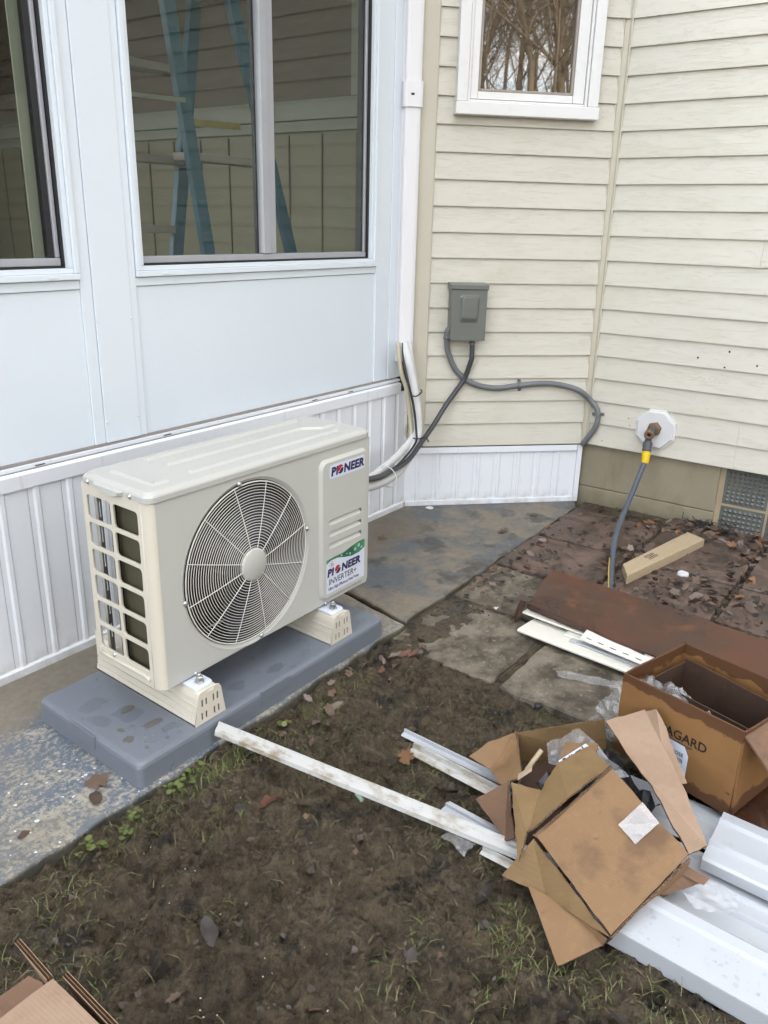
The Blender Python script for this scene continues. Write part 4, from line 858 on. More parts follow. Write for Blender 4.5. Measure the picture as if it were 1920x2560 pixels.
# ------------------------------------------------------------------ disconnect box, conduit, whip and lines
dbx = thing('disconnect_box', 'grey metal electrical disconnect box on the cream angled wall', 'electrical box', w2(.237, .765, 0))
obj('box_body', w2box(MB(), .163, .311, .766, .978, .010, .076), 'box_grey', dbx, bev=.003)
cov = obj('box_cover', w2box(MB(), .161, .313, .763, .972, .0765, .0815), 'box_grey', dbx, bev=.002)
def tl(t0, t1, z0, z1, o, r_=.012): return [w2(t, z, o) for t, z in rrect(t0, t1, z0, z1, r_, 4)]
mb = MB(); mb.loft([tl(.195, .280, .838, .952, .0815), tl(.198, .277, .842, .949, .0835), tl(.205, .270, .855, .944, .092), tl(.210, .265, .862, .940, .0935)], False, True); obj('cover_emboss', mb, 'box_grey', cov)
mb = MB(); mb.prism([w2(.157, .972, .008), w2(.157, .972, .0835), w2(.157, .975, .0865), w2(.157, .992, .0865), w2(.157, .999, .008)], (0, 0, 0), T2*.160); obj('rain_hood', mb, 'box_grey', dbx, bev=.0015)
mb = MB(); mb.lathe([(.011, 0), (.011, .012), (.0145, .014), (.0145, .022), (.011, .024)], w2(.268, .7655, .045), (0, 0, -1), 8, False); obj('bottom_fitting', mb, 'box_grey', dbx)
obj('cover_latch', w2box(MB(), .228, .246, .757, .7625, .070, .080), 'box_grey', dbx, bev=.001)
cond = thing('conduit', 'grey plastic conduit curving from the box across the wall corner', 'conduit', w2(.16, .79, .03))
cp = [w2(.172, .808, .04), w2(.163, .800, .04), w2(.160, .786, .036), w2(.161, .74, .030), w2(.172, .70, .026), w2(.210, .627, .024), w2(.286, .570, .024), w2(.393, .548, .024), w2(.503, .560, .024), w2(.628, .567, .024), w2(.720, .555, .030), w2(.78, .535, .042)]
cp += [Vector((3.522, 1.372, .497)), Vector((3.532, 1.332, .450)), Vector((3.530, 1.327, .386)), Vector((3.526, 1.362, .315)), w2(.832, .279, .014)]
mb = MB(); mb.tube(smooth_path(cp, 6), .0125, 10); obj('tube', mb, 'conduit_grey', cond)
mb = MB(); mb.lathe([(.0135, -.006), (.0175, -.005), (.0175, .006), (.0135, .007)], w2(.1605, .770, .034), (0, 0, 1), 12); mb.lathe([(.0155, 0), (.0155, .012)], w2(.163, .806, .04), T2, 12); mb.tube(smooth_path([w2(.178, .808, .04), w2(.166, .804, .04), w2(.161, .792, .037), w2(.1605, .772, .034)], 3), .0152, 10); obj('elbow', mb, 'conduit_grey', cond)
def clip(c, tang, nrm):
    tang = Vector(tang).normalized(); nrm = Vector(nrm); sd_ = tang.cross(nrm).normalized(); mb = MB(); c = Vector(c)
    lp = [c+sd_*(-.028)-nrm*.011, c+sd_*(-.016)-nrm*.011] + [c+(sd_*-math.cos(R(a))+nrm*math.sin(R(a)))*.0155 for a in range(0, 181, 30)] + [c+sd_*.016-nrm*.011, c+sd_*.028-nrm*.011]
    inn = [p-(nrm*.0022 if i in (0, 1, len(lp)-2, len(lp)-1) else (p-c).normalized()*.0022) for i, p in enumerate(lp)]
    for i in range(len(lp)-1): mb.prism([lp[i], lp[i+1], inn[i+1], inn[i]], tang*-.0065, tang*.0065)
    for s_ in (-1, 1): mb.lathe([(.0001, .003), (.0035, .002), (.004, 0)], c+sd_*s_*.023-nrm*.011, nrm, 8)
    return obj('strap', mb, 'conduit_grey', cond)
clip(w2(.505, .560, .024), T2*1+Vector((0, 0, .1)), N2); clip((3.530, 1.330, .430), (0, -.1, -1), (-1, 0, 0))
whip = thing('electrical_whip', 'dark flexible electrical whip hanging from the grey box to the heat pump', 'cable', w2(.268, .745, .045))
wp = [w2(.268, .752, .045), w2(.270, .70, .046), w2(.268, .672, .045), Vector((3.107, 1.789, .589)), Vector((3.070, 1.813, .530)), Vector((3.025, 1.832, .472)), Vector((2.955, 1.840, .405)), Vector((2.85, 1.825, .360)), Vector((2.69, 1.79, .314)), Vector((2.488, 1.74, .320)), Vector((2.316, 1.68, .347)), Vector((2.08, 1.62, .40)), Vector((1.90, 1.60, .44))]
pw = smooth_path(wp, 14); rr_ = [.0118 if (i % 2) else .0104 for i in range(len(pw))]
mb = MB(); mb.tube(pw, rr_, 9); obj('tube', mb, 'whip_dark', whip)
lines = thing('refrigerant_lines', 'white insulated refrigerant pipes bundled with thin cable below the line cover', 'pipe', (2.83, 1.90, .68))
P_w = [(2.842, 1.935, .76), (2.838, 1.905, .689), (2.850, 1.89, .611), (2.862, 1.87, .495), (2.862, 1.86, .392), (2.809, 1.845, .330), (2.672, 1.81, .280), (2.504, 1.757, .284), (2.344, 1.705, .308), (2.10, 1.64, .36), (1.90, 1.62, .40)]
mb = MB(); mb.tube(smooth_path(P_w, 8), .0185, 12); obj('insulated_pipe', mb, 'pipe_wrap', lines)
P_w2 = [(2.868, 1.93, .76), (2.868, 1.915, .69), (2.880, 1.905, .611), (2.888, 1.888, .495), (2.88, 1.875, .392), (2.80, 1.868, .345), (2.66, 1.835, .318), (2.50, 1.785, .318), (2.34, 1.73, .33), (2.1, 1.67, .38), (1.9, 1.64, .42)]
mb = MB(); mb.tube(smooth_path(P_w2, 8), .0155, 12); obj('insulated_pipe', mb, 'pipe_wrap', lines)
mb = MB(); mb.tube(smooth_path([(2.822, 1.95, .76), (2.818, 1.935, .685), (2.824, 1.925, .626), (2.846, 1.915, .566), (2.862, 1.905, .461), (2.848, 1.885, .367), (2.79, 1.875, .34)], 6), .0095, 10); obj('drain_pipe', mb, 'pipe_beige', lines)
mb = MB(); mb.tube(smooth_path([(2.828, 1.93, .76), (2.819, 1.915, .683), (2.815, 1.885, .599), (2.824, 1.860, .498), (2.822, 1.842, .398), (2.790, 1.822, .363), (2.660, 1.782, .337), (2.508, 1.742, .323), (2.350, 1.695, .343), (2.1, 1.63, .40), (1.9, 1.61, .43)], 8), .0048, 8); obj('signal_cable', mb, 'cable_black', lines)
def ziptie(c, ax, rad, mat, n_=20):
    ax = Vector(ax).normalized(); U = ax.orthogonal().normalized(); W = ax.cross(U); c = Vector(c); mb = MB()
    mb.tube([c+(U*math.cos(2*math.pi*i/n_)*rad[0]+W*math.sin(2*math.pi*i/n_)*rad[1]) for i in range(n_)], .0024, 5, closed=True); return obj('cable_tie', mb, mat, lines)
def flattie(pts, mat): mb = MB(); mb.tube(smooth_path(pts, 4), .0028, 6); return obj('cable_tie', mb, mat, lines)
flattie([(2.806, 1.862, .553), (2.820, 1.850, .549), (2.850, 1.848, .556), (2.884, 1.862, .560), (2.896, 1.876, .562)], 'cable_black')
flattie([(2.812, 1.852, .372), (2.830, 1.835, .368), (2.85, 1.823, .372), (2.862, 1.815, .366), (2.868, 1.806, .352)], 'cable_black')
ziptie((2.475, 1.745, .302), (-.9, -.28, .05), (.045, .036), 'pipe_wrap')
# ------------------------------------------------------------------ faucet, mounting block, hose
mblk = thing('mounting_block', 'white octagonal mounting block behind the outdoor faucet', 'mounting block', (X3, 1.062, .40))
def octo(r_, off): return [w3(1.062+r_*math.cos(R(22.5+45*i)), .402+r_*math.sin(R(22.5+45*i)), off) for i in range(8)]
mb = MB(); mb.loft([octo(.0935, .003), octo(.0935, .020), octo(.086, .021), octo(.085, .029), octo(.081, .032)], False, True); obj('plate', mb, 'plaster_white', mblk)
fct = thing('faucet', 'weathered brass outdoor faucet without handle on the white block', 'faucet', (X3-.03, 1.066, .40))
mb = MB(); mb.lathe([(.031, 0), (.031, .014), (.027, .018), (.012, .02)], (X3-.032, 1.062, .408), (-1, 0, 0), 6, False); obj('flange', mb, 'rusty_brass', fct, bev=.002)
mb = MB(); mb.tube(smooth_path([(X3-.045, 1.062, .408), (X3-.075, 1.063, .402), (X3-.090, 1.064, .39), (X3-.092, 1.065, .362)], 4), [.015]*4+[.014]*4+[.0135]*4+[.015], 12); obj('spout', mb, 'hose_coupler', fct)
mb = MB(); mb.lathe([(.012, 0), (.012, .02), (.0215, .024), (.0215, .036), (.018, .040), (.0085, .040), (.008, .030)], (X3-.074, 1.064, .398), Vector((-.9, -.12, -.1)), 14); st2 = obj('stem_nut', mb, 'rusty_brass', fct)
mb = MB(); mb.lathe([(.0001, .032), (.0085, .0325)], (X3-.074, 1.064, .398), Vector((-.9, -.12, -.1)), 12); obj('stem_bore', mb, 'cavity', st2)
hose = thing('garden_hose', 'grey blue garden hose with yellow collar dropping from the faucet', 'hose', (2.75, .9, 0))
dr = Vector((-.03, -.008, -.075)).normalized(); c0 = Vector((X3-.092, 1.065, .362))
mb = MB(); mb.lathe([(.014, 0), (.0195, .003), (.0205, .012), (.019, .030), (.0205, .038), (.018, .046)], c0, dr, 10, False); obj('coupler', mb, 'hose_coupler', hose)
pr = [(.0188, .046)]
for k in range(5): pr += [(.0195-.0007*k, .047+k*.0095), (.0195-.0007*k, .0525+k*.0095), (.0175-.0007*k, .0545+k*.0095), (.0175-.0007*k, .0560+k*.0095)]
pr += [(.0125, .097)]; mb = MB(); mb.lathe(pr, c0, dr, 16); obj('yellow_collar', mb, 'hose_yellow', hose)
e0 = c0+dr*.09; hpth = [e0, Vector((3.385, 1.057, .232)), Vector((3.30, 1.052, .170)), Vector((3.18, 1.038, .115)), Vector((3.03, 1.008, .061)), Vector((2.87, .957, .022)), Vector((2.72, .90, .006)), Vector((2.55, .83, -.002))]
mb = MB(); mb.tube(smooth_path(hpth, 8), .0115, 10); obj('tube', mb, 'hose_grey', hose)
mb = MB(); mb.tube([p+Vector((-.004, .0095, .004)) for p in smooth_path(hpth, 8)[38:]], .0025, 5); obj('yellow_stripe', mb, 'hose_yellow', hose)

# ------------------------------------------------------------------ debris on the ground
def gzs(x, y): return float(gz(x, y))
lum = thing('lumber_offcut', 'short pale lumber offcut lying among dead leaves by the foundation', 'lumber', (3.04, .83, .006))
mb = MB(); mb.prism([(2.727, .848, 0), (3.289, .729, 0), (3.330, .810, 0), (2.825, .900, 0)], (0, 0, .008), (0, 0, .046)); obj('plank', mb, 'lumber', lum, bev=.003)
dl = Vector((.98, -.205, 0)).normalized(); dw = Vector((.205, .98, 0)).normalized()
random.seed(4)
for r_ in range(4):
    for k in range(6):
        p = Vector((2.93, .832, .0462))+dl*(k*.011+.06*(r_ % 2)*.1)+dw*(r_*.009); mb = MB(); mb.prism([p, p+dl*random.uniform(.005, .009), p+dl*.008+dw*.005, p+dw*.005], (0, 0, 0), (0, 0, .0003)); obj('ink_stamp', mb, 'gap_dark', lum)

# long wet brown carton with its front side open
cart = thing('long_carton', 'long rain soaked rust brown carton lying flat beside the open box', 'carton', (2.35, .6, 0))
top = [(2.594, 1.083, .052), (2.275, 1.020, .056), (2.232, .80, .054), (2.19, .60, .056), (2.12, .05, .056), (2.07, -.7, .056), (2.40, -.7, .056), (2.445, 0, .056), (2.497, .325, .055), (2.548, .72, .052)]
obj('top_panel', sheet(top, .004, .006, 5, 5, 2), 'card_rust', cart)
mb = MB(); bk = [top[0]]+top[:5:-1]
for a, b in zip(bk, bk[1:]): mb.prism([(a[0], a[1], -.004), (b[0], b[1], -.004), (b[0], b[1], b[2]-.004), (a[0], a[1], a[2]-.004)], (0, 0, 0), (.004, 0, 0))
obj('back_panel', mb, 'card_rust', cart)
mb = MB(); mb.prism([(x, y, -.006) for x, y, z in top], (0, 0, 0), (0, 0, .004)); obj('bottom_panel', mb, 'card_rust', cart)
obj('end_flap', sheet([(2.275, 1.022, .055), (2.29, 1.05, .05), (2.31, 1.075, .0), (2.245, 1.045, -.01), (2.235, 1.03, .01)], .004, .004, 3), 'card_rust', cart)
obj('front_lip', sheet([(2.275, 1.020, .056), (2.232, .80, .054), (2.19, .60, .056), (2.195, .60, .035), (2.24, .80, .032), (2.283, 1.02, .034)], .003, .003, 3), 'card_rust', cart)
# vinyl siding offcuts spilling from it
def offcut(label, x0, x1, y0, y1, z, mat, slots=0, skew=.10, lip=.008, tilt=0.0):
    t = thing('siding_offcut', label, 'offcut', ((x0+x1)/2, (y0+y1)/2, z), 'siding offcuts spilling from the long carton')
    L_ = y1-y0; holes = []
    for k in range(slots):
        c_ = .025+k*.042
        if c_ > L_-.02: break
        holes.append(rrect(c_-.011, c_+.011, (x1-x0)*.22-.002, (x1-x0)*.22+.002, .0018, 2))
    me = plate_mesh('strip', [(0, 0), (L_, 0), (L_, x1-x0), (0, x1-x0)], holes, .0022)
    mm = Matrix.Translation((x0, y1, z)) @ Matrix.Rotation(R(-90)-math.atan(skew), 4, 'Z') @ Matrix.Rotation(tilt, 4, 'X'); xform(me, mm); obj('strip', me, mat, t)
    mb = MB(); pth = [mm @ Vector((0, 0, -lip*.5)), mm @ Vector((L_, 0, -lip*.5))]; mb.tube(pth, lip*.55, 8); obj('rolled_edge', mb, mat, t)
    return t
offcut('wide cream siding offcut nearest the wet paver, poking from the long carton', 2.178, 2.285, .52, 1.003, .006, 'trim_cream', 0, .10, .010)
offcut('cream siding offcut with nailing slots tucked deepest under the rust brown carton', 2.262, 2.315, .58, 1.030, .026, 'trim_cream', 9, .10, .006)
offcut('cream siding offcut lying upon the widest one beside the slotted strip', 2.224, 2.275, .50, .862, .016, 'trim_cream', 0, .10, .009)
offcut('bright white narrow siding offcut between the cream ones', 2.200, 2.222, .50, .835, .013, 'trim_white', 0, .10, .006)
offcut('tilted cream strip with dark nailing slots leaning on the carton edge', 2.196, 2.246, .44, .802, .030, 'trim_cream', 8, .17, .004, R(26))
# open box with printed side
LCo, BCo, FCo = Vector((1.716, .509, 0)), Vector((1.960, .441, 0)), Vector((1.638, .221, 0)); DCo = FCo+BCo-LCo
nova = thing('open_carton', 'open brown printed carton with a smaller box inside, on wet cardboard', 'carton', tuple((LCo+DCo)/2+Vector((0, 0, .03))))
zb_, zt_ = .030, .241
def Z(p, z): return Vector((p.x, p.y, z))
for nm, a, b in (('front_wall', LCo, FCo), ('left_wall', BCo, LCo), ('back_wall', DCo, BCo), ('right_wall', FCo, DCo)):
    obj(nm, sheet([Z(a, zb_), Z(b, zb_), Z(b, zt_-(.012 if nm == 'right_wall' else 0)), Z(a, zt_)], .005, .004, 6, 6, len(nm)), 'card_nova', nova)
obj('floor_panel', sheet([Z(LCo, zb_+.003), Z(FCo, zb_+.003), Z(DCo, zb_+.003), Z(BCo, zb_+.003)], .004, .001, 2), 'card_dark', nova)
un = (FCo-LCo).normalized(); vn = (BCo-LCo).normalized(); LU, LV = (FCo-LCo).length, (BCo-LCo).length
def q(u, v, z): return LCo+un*u+vn*v+Vector((0, 0, z))
obj('side_flap', sheet([Z(FCo, zt_-.008), Z(DCo, zt_-.008), q(LU+.095, LV+.01, .225), q(LU+.095, -.012, .165)], .005, .003, 4), 'card_dark', nova)
inner = thing('inner_carton', 'smaller dark brown open carton sitting inside the printed carton', 'carton', tuple(q(.15, .14, zb_+.01)))
for a, b in (((.025, .075), (.285, .062)), ((.285, .062), (.285, .205)), ((.285, .205), (.03, .215)), ((.03, .215), (.025, .075))):
    obj('wall', sheet([q(*a, .045), q(*b, .045), q(*b, .222 if a[0] > .2 else .212), q(*a, .212)], .004, .003, 4, 7, a[0]*10), 'card_shaded', inner)
obj('floor_panel', sheet([q(.025, .075, .050), q(.285, .062, .050), q(.285, .205, .050), q(.03, .215, .050)], .003, .001, 2), 'card_shaded', inner)
# print on the front wall: local x runs LC->FC, y up, facing outwards
outn = Vector((0, 0, 1)).cross(un); outn = -outn if outn.dot(vn) > 0 else outn
def on_front(u, z, off=.0045): return Matrix(((un.x, 0, outn.x, 0), (un.y, 0, outn.y, 0), (0, 1, 0, 0), (0, 0, 0, 1))), LCo+un*u+outn*off+Vector((0, 0, z))
def ftext(txt, size, u, z, mat, par, bold=0, off=.0045, sx=1.0):
    me = text_mesh('lettering', txt, size, bold); mm, o_ = on_front(u, z, off); mm = mm.copy(); mm.translation = o_; xform(me, mm @ Matrix.Diagonal((sx, 1, 1, 1))); return obj('lettering', me, mat, par)
ftext('NOVAGARD', .0315, .060, .147, 'ink_black', nova, .0003, .0062, .95)
def fquad(pts, mat, name, par, off): 
    mm, o_ = on_front(0, 0, off); mb = MB(); mb.prism([LCo+un*u+outn*off+Vector((0, 0, z)) for u, z in pts], (0, 0, 0), outn*.0004); return obj(name, mb, mat, par)
fquad([(.06, .055), (.196, .055), (.196, .142), (.06, .142)], 'card_dark', 'print_frame', nova, .0052)
plb = fquad([(.066, .045), (.178, .042), (.190, .060), (.190, .118), (.178, .138), (.066, .140)], 'label_white', 'paper_label', nova, .0066)
ftext('MULTI-PURPOSE', .0125, .088, .110, 'ink_black', plb, .0001, .0074); ftext('Lot #:', .0085, .098, .096, 'ink_black', plb, 0, .0074); ftext('24CA-62', .0075, .145, .085, 'ink_black', plb, 0, .0074); ftext('OZ', .0075, .110, .085, 'ink_black', plb, 0, .0074); ftext('C2', .0115, .122, .068, 'ink_black', plb, .0001, .0074); ftext('Best before', .0055, .115, .126, 'ink_black', plb, 0, .0074)
random.seed(12)
for u0, z0, n_ in ((.135, .094, 14), (.120, .076, 9)):
    for k in range(n_): fquad([(u0+k*.0032, z0), (u0+k*.0032+random.choice((.001, .0018)), z0), (u0+k*.0032+.0015, z0+.010), (u0+k*.0032, z0+.010)], 'ink_black', 'barcode_bar', plb, .0074)
fquad([(.264, .052), (.294, .052), (.294, .084), (.264, .084)], 'ink_black', 'print_mark', nova, .0056)
# bubble wrap and plastic bags
def film(name, label, cat, pts, wob, seed, mat='clear_plastic', cuts=9, group=None):
    cen = sum((Vector(p) for p in pts), Vector())/len(pts); me = sheet(pts, .0, wob, cuts, 30, seed); o = obj(name, me, mat); tag(o, label, cat, group); return o
film('plastic_wrap', 'crumpled clear plastic wrap stuffed inside the open printed carton', 'plastic wrap', [q(.02, .035, .20), q(.03, .075, .222), q(.10, .085, .21), q(.20, .055, .20), q(.19, .025, .19), q(.07, .012, .215)], .028, 3)
film('plastic_bag', 'dirty crumpled plastic bag beside the printed carton and wet paver', 'plastic bag', [(1.842, .603, .04), (1.90, .60, .09), (1.95, .56, .10), (1.80, .50, .06), (1.78, .53, .0), (1.86, .62, -.01)], .03, 5)
film('plastic_film', 'thin clear plastic film strip lying on the wet paver', 'plastic film', [(2.045, .81, -.010), (2.09, .64, -.010), (2.06, .62, -.010), (2.03, .70, -.011), (2.008, .788, -.010)], .006, 6)
film('plastic_scrap', 'small clear plastic scrap under the long dirty white strip', 'plastic scrap', [(1.249, .715, -.018), (1.285, .70, -.012), (1.276, .640, -.014), (1.232, .645, -.022)], .010, 7)
# wet cardboard under the box
o = obj('flattened_carton', sheet([(1.735, .40, .022), (1.685, .30, .020), (1.652, .235, .022), (1.635, .13, .020), (1.63, -.5, .02), (2.06, -.5, .02), (2.12, .42, .020)], .010, .010, 6, 6, 9), 'card_rust'); tag(o, 'soaked flattened brown cardboard under the printed carton', 'cardboard')
# white aluminium and vinyl trim lengths
def trim(name, label, prof, y0, y1, slope, mat, th=.003, xr=1.3, group='white trim lengths by the torn carton', cat='trim'):
    mb = MB(); lo = []
    n_ = 10
    P_ = [(x, z) for x, z in prof] + [(x, z-th) for x, z in prof[::-1]]
    for k in range(n_+1):
        y = y0+(y1-y0)*k/n_; lo.append([(x+slope*(y-y0), y, z) for x, z in P_])
    mb.loft(lo); o = obj(name, mb, mat); tag(o, label, cat, group); return o
SL = .062
trim('fascia_trim', 'broad white metal trim with deep front face, lowest in the photo', [(1.222, -.036), (1.219, -.032), (1.2135, .012), (1.217, .019), (1.290, .027), (1.296, .033), (1.316, .036), (1.324, .032), (1.328, .000)], .42, -1.3, SL, 'trim_white', .0025)
drp = drops('rain_drops', 90, lambda: (lambda y: (1.222+random.random()*.066+SL*(y-.42), y))(random.uniform(-.3, .33)), .026, bpy.data.objects['fascia_trim'], .0018, .006, 9, zf=lambda x, y: .0195+.0075*min(1, max(0, (x-SL*(y-.42)-1.217)/.073)))
trim('channel_trim', 'white ribbed channel trim lying between the broad trim and the stepped panel', [(1.340, .008), (1.343, .002), (1.400, .002), (1.405, .012), (1.413, .012), (1.418, .004), (1.446, .004), (1.450, .010), (1.456, .010), (1.460, .004), (1.500, .004), (1.505, .012), (1.52, .012)], .45, -1.3, SL, 'trim_white', .002)
trim('stepped_panel', 'short stepped white panel resting on top of the other trim', [(1.4555, .016), (1.452, .040), (1.458, .044), (1.497, .046), (1.501, .055), (1.507, .055), (1.510, .049), (1.572, .050), (1.577, .057), (1.583, .057), (1.586, .051), (1.612, .051)], .228, -1.2, SL, 'trim_white', .002)
trim('back_trim', 'white trim strip half hidden behind the tan carton flap', [(1.535, .004), (1.575, .004), (1.580, .010), (1.587, .010), (1.592, .003), (1.628, .003), (1.632, .009), (1.668, .009)], .45, -1.0, .02, 'trim_white', .002)
# long dirty cove strip leaning from the pad
mb = MB(); pts = [(1.156, 1.312, .034), (1.183, 1.16, .023), (1.211, 1.0, .011), (1.240, .84, -.001), (1.265, .70, -.012), (1.290, .54, -.022), (1.31, .42, -.027)]
lo = []
for p in smooth_path(pts, 4):
    prf = [(a_*.70, b_*.82) for a_, b_ in ((0, 0), (.004, .012), (.014, .020), (.022, .022), (.028, .030), (.034, .031), (.036, .027), (.030, .025), (.025, .018), (.015, .015), (.008, .009), (.005, -.003))]
    lo.append([(p.x+a, p.y+a*.25, p.z+b) for a, b in prf])
mb.loft(lo); o = obj('cove_strip', mb, 'trim_dirty'); tag(o, 'long dirty white cove strip leaning off the grey pad across the mud', 'strip')
def strip(label, a, b, w_, h_, mat, tilt=.3):
    a = Vector(a); b = Vector(b); d_ = (b-a).normalized(); s_ = Vector((d_.y, -d_.x, 0))*-1; mb = MB(); u_ = Vector((0, 0, 1))
    prf = [(0, 0), (w_*.3, h_*.3), (w_*.55, h_*.35), (w_*.6, h_), (w_*.75, h_), (w_*.8, h_*.5), (w_, h_*.6), (w_, h_*.35), (w_*.3, -.002)]
    mb.loft([[a+s_*x+u_*z for x, z in prf], [b+s_*x+u_*z for x, z in prf]]); o = obj('trim_strip', mb, mat); tag(o, label, 'strip', 'narrow white strips beside the torn carton'); return o
strip('thinnest white strip farther from camera poking from under the torn carton', (1.512, 1.0, -.030), (1.485, .62, -.026), .022, .014, 'trim_white')
strip('broader white strip beside the thinnest one under the torn carton', (1.462, .945, -.031), (1.43, .60, -.026), .036, .018, 'trim_dirty')
strip('short flat white strip behind the long cove strip', (1.325, .765, -.031), (1.305, .52, -.028), .040, .010, 'trim_white')
strip('grubby white strip just in front of the long cove strip end', (1.268, .628, -.033), (1.262, .47, -.030), .020, .012, 'trim_dirty')
# torn carton in front
torn = thing('torn_carton', 'torn open tan carton with splayed flaps lying on the white trim', 'carton', (1.31, .40, 0))
def cs(name, pts, mat, wob=.004, cuts=5, th=.004, sc=8, seed=1, par=None): me = sheet(pts, th, wob*1.5, cuts+2, sc, seed, .0022 if th > .002 else 0, th > .002); me.materials.append(M[mat]); me.materials.append(M['card_edge']); return obj(name, me, mat, par or torn)
face = cs('taped_panel', [(1.269, .506, .076), (1.465, .437, .154), (1.365, .238, .108), (1.169, .308, .030)], 'card_kraft', .003, 7)
cs('packing_tape', [(1.4035, .3465, .1515), (1.3895, .3055, .1315), (1.3355, .3305, .1045), (1.3495, .3725, .1195)], 'clear_plastic', .0012, 3, .0006, 30, 2, face)
# body of the carton below the taped panel
cs('near_side', [(1.169, .308, .028), (1.365, .238, .104), (1.39, .25, .012), (1.20, .325, -.02)], 'card_kraft', .003, 4)
cs('bottom_panel', [(1.20, .325, -.015), (1.39, .25, .012), (1.66, .47, .020), (1.59, .695, -.02), (1.30, .56, -.022)], 'card_shaded', .003, 4)
cs('top_flap', [(1.364, .614, .100), (1.370, .545, .104), (1.44, .545, .135), (1.509, .501, .152), (1.460, .437, .166), (1.347, .479, .135), (1.262, .527, .088), (1.204, .517, .060)], 'card_yellow', .007, 6, seed=4)
cs('flap_lip', [(1.462, .436, .160), (1.30, .495, .098), (1.262, .512, .080), (1.272, .500, .070), (1.31, .488, .088), (1.463, .434, .150)], 'card_dark', .003, 4, .003)
cs('side_flap', [(1.378, .700, .000), (1.422, .641, .050), (1.274, .553, .045), (1.301, .581, .000)], 'card_dark', .004, 4)
cs('outer_flap', [(1.469, .773, .030), (1.508, .747, .060), (1.573, .704, .070), (1.439, .619, .060), (1.424, .667, .030), (1.470, .719, .020)], 'card_kraft', .008, 5, seed=3)
cs('far_wall', [(1.566, .701, .075), (1.69, .535, .12), (1.70, .52, .012), (1.591, .697, -.02)], 'card_yellow', .005, 5)
cs('left_wall', [(1.566, .700, .074), (1.439, .619, .060), (1.40, .63, -.022), (1.585, .70, -.02)], 'card_shaded', .004, 4)
cs('long_flap', [(1.606, .504, .165), (1.673, .440, .185), (1.562, .327, .138), (1.420, .218, .100), (1.365, .238, .108), (1.50, .37, .130)], 'card_pink', .006, 6, seed=7)
cs('under_flap', [(1.672, .446, .178), (1.664, .411, .206), (1.5925, .309, .098), (1.5565, .337, .098)], 'card_pink', .004, 4, seed=8)
cs('corner_flap', [(1.210, .545, .0), (1.262, .508, .074), (1.220, .406, .046), (1.170, .306, .026), (1.194, .392, .014), (1.214, .450, .002)], 'card_yellow', .004, 5, seed=5)
cs('low_flap', [(1.212, .491, .006), (1.203, .394, .012), (1.175, .310, .020), (1.171, .315, .0), (1.104, .374, -.030)], 'card_kraft', .006, 5, seed=6)
cs('inner_flap', [(1.317, .272, .035), (1.365, .251, .060), (1.380, .209, .046), (1.327, .260, .030)], 'card_dark', .003, 3, .003)
cs('loose_strip', [(1.372, .255, .072), (1.392, .199, .052), (1.371, .205, .050), (1.362, .256, .062)], 'card_dark', .003, 3, .003)
film('tape_strip', 'crumpled clear packing tape strip hanging over the white trim', 'tape', [(1.330, .233, .047), (1.370, .208, .054), (1.393, .190, .054), (1.402, .149, .046), (1.350, .134, .044), (1.321, .177, .044), (1.310, .202, .046)], .010, 11)
# contents
film('zip_bag', 'clear zip bag sticking up inside the torn carton', 'plastic bag', [(1.489, .584, .085), (1.563, .622, .090), (1.611, .564, .118), (1.529, .413, .104), (1.510, .45, .10)], .010, 12)
o = obj('black_bag', sheet([(1.46, .60, .04), (1.60, .56, .055), (1.66, .50, .06), (1.50, .33, .075), (1.43, .38, .08), (1.47, .47, .06)], .0, .035, 9, 18, 13), 'cap_black'); tag(o, 'black plastic bag crumpled inside the torn carton', 'plastic bag')
lb = cs('shipping_label', [(1.463, .551, .1235), (1.545, .523, .1335), (1.537, .511, .1345), (1.437, .520, .1225)], 'label_white', .001, 2, .0008, 10, 1)
cs('label_board', [(1.545, .57, .112), (1.56, .50, .130), (1.47, .47, .118), (1.42, .54, .108)], 'card_kraft', .003, 4)
for i, (u0, u1, v0, v1) in enumerate(((.10, .20, .15, .85), (.55, .75, .25, .95), (.80, .84, .1, .9), (.32, .36, .2, .7), (.40, .43, .2, .8))):
    A_, B_, D_ = Vector((1.463, .551, .1255)), Vector((1.545, .523, .1355)), Vector((1.437, .520, .1245)); e1, e2 = B_-A_, D_-A_
    mb = MB(); mb.prism([A_+e1*u0+e2*v0*.7, A_+e1*u1+e2*v0*.7, A_+e1*u1+e2*v1*.7, A_+e1*u0+e2*v1*.7], (0, 0, 0), (0, 0, .0006)); obj('printed_bar', mb, 'ink_black', lb)
sk = MB(); sk.prism([(1.430, .628, .055), (1.440, .632, .055), (1.448, .604, .088), (1.438, .600, .088)], (0, 0, 0), (.004, .002, .006)); o = obj('wood_shim', sk, 'lumber'); tag(o, 'little pale wood shim standing in the torn carton', 'shim')
mb = MB(); mb.tube(smooth_path([(1.47, .625, .06), (1.482, .615, .085), (1.50, .607, .105)], 3), .006, 6); o = obj('wood_stick', mb, 'lumber'); tag(o, 'thin wooden stick leaning inside the torn carton', 'stick')

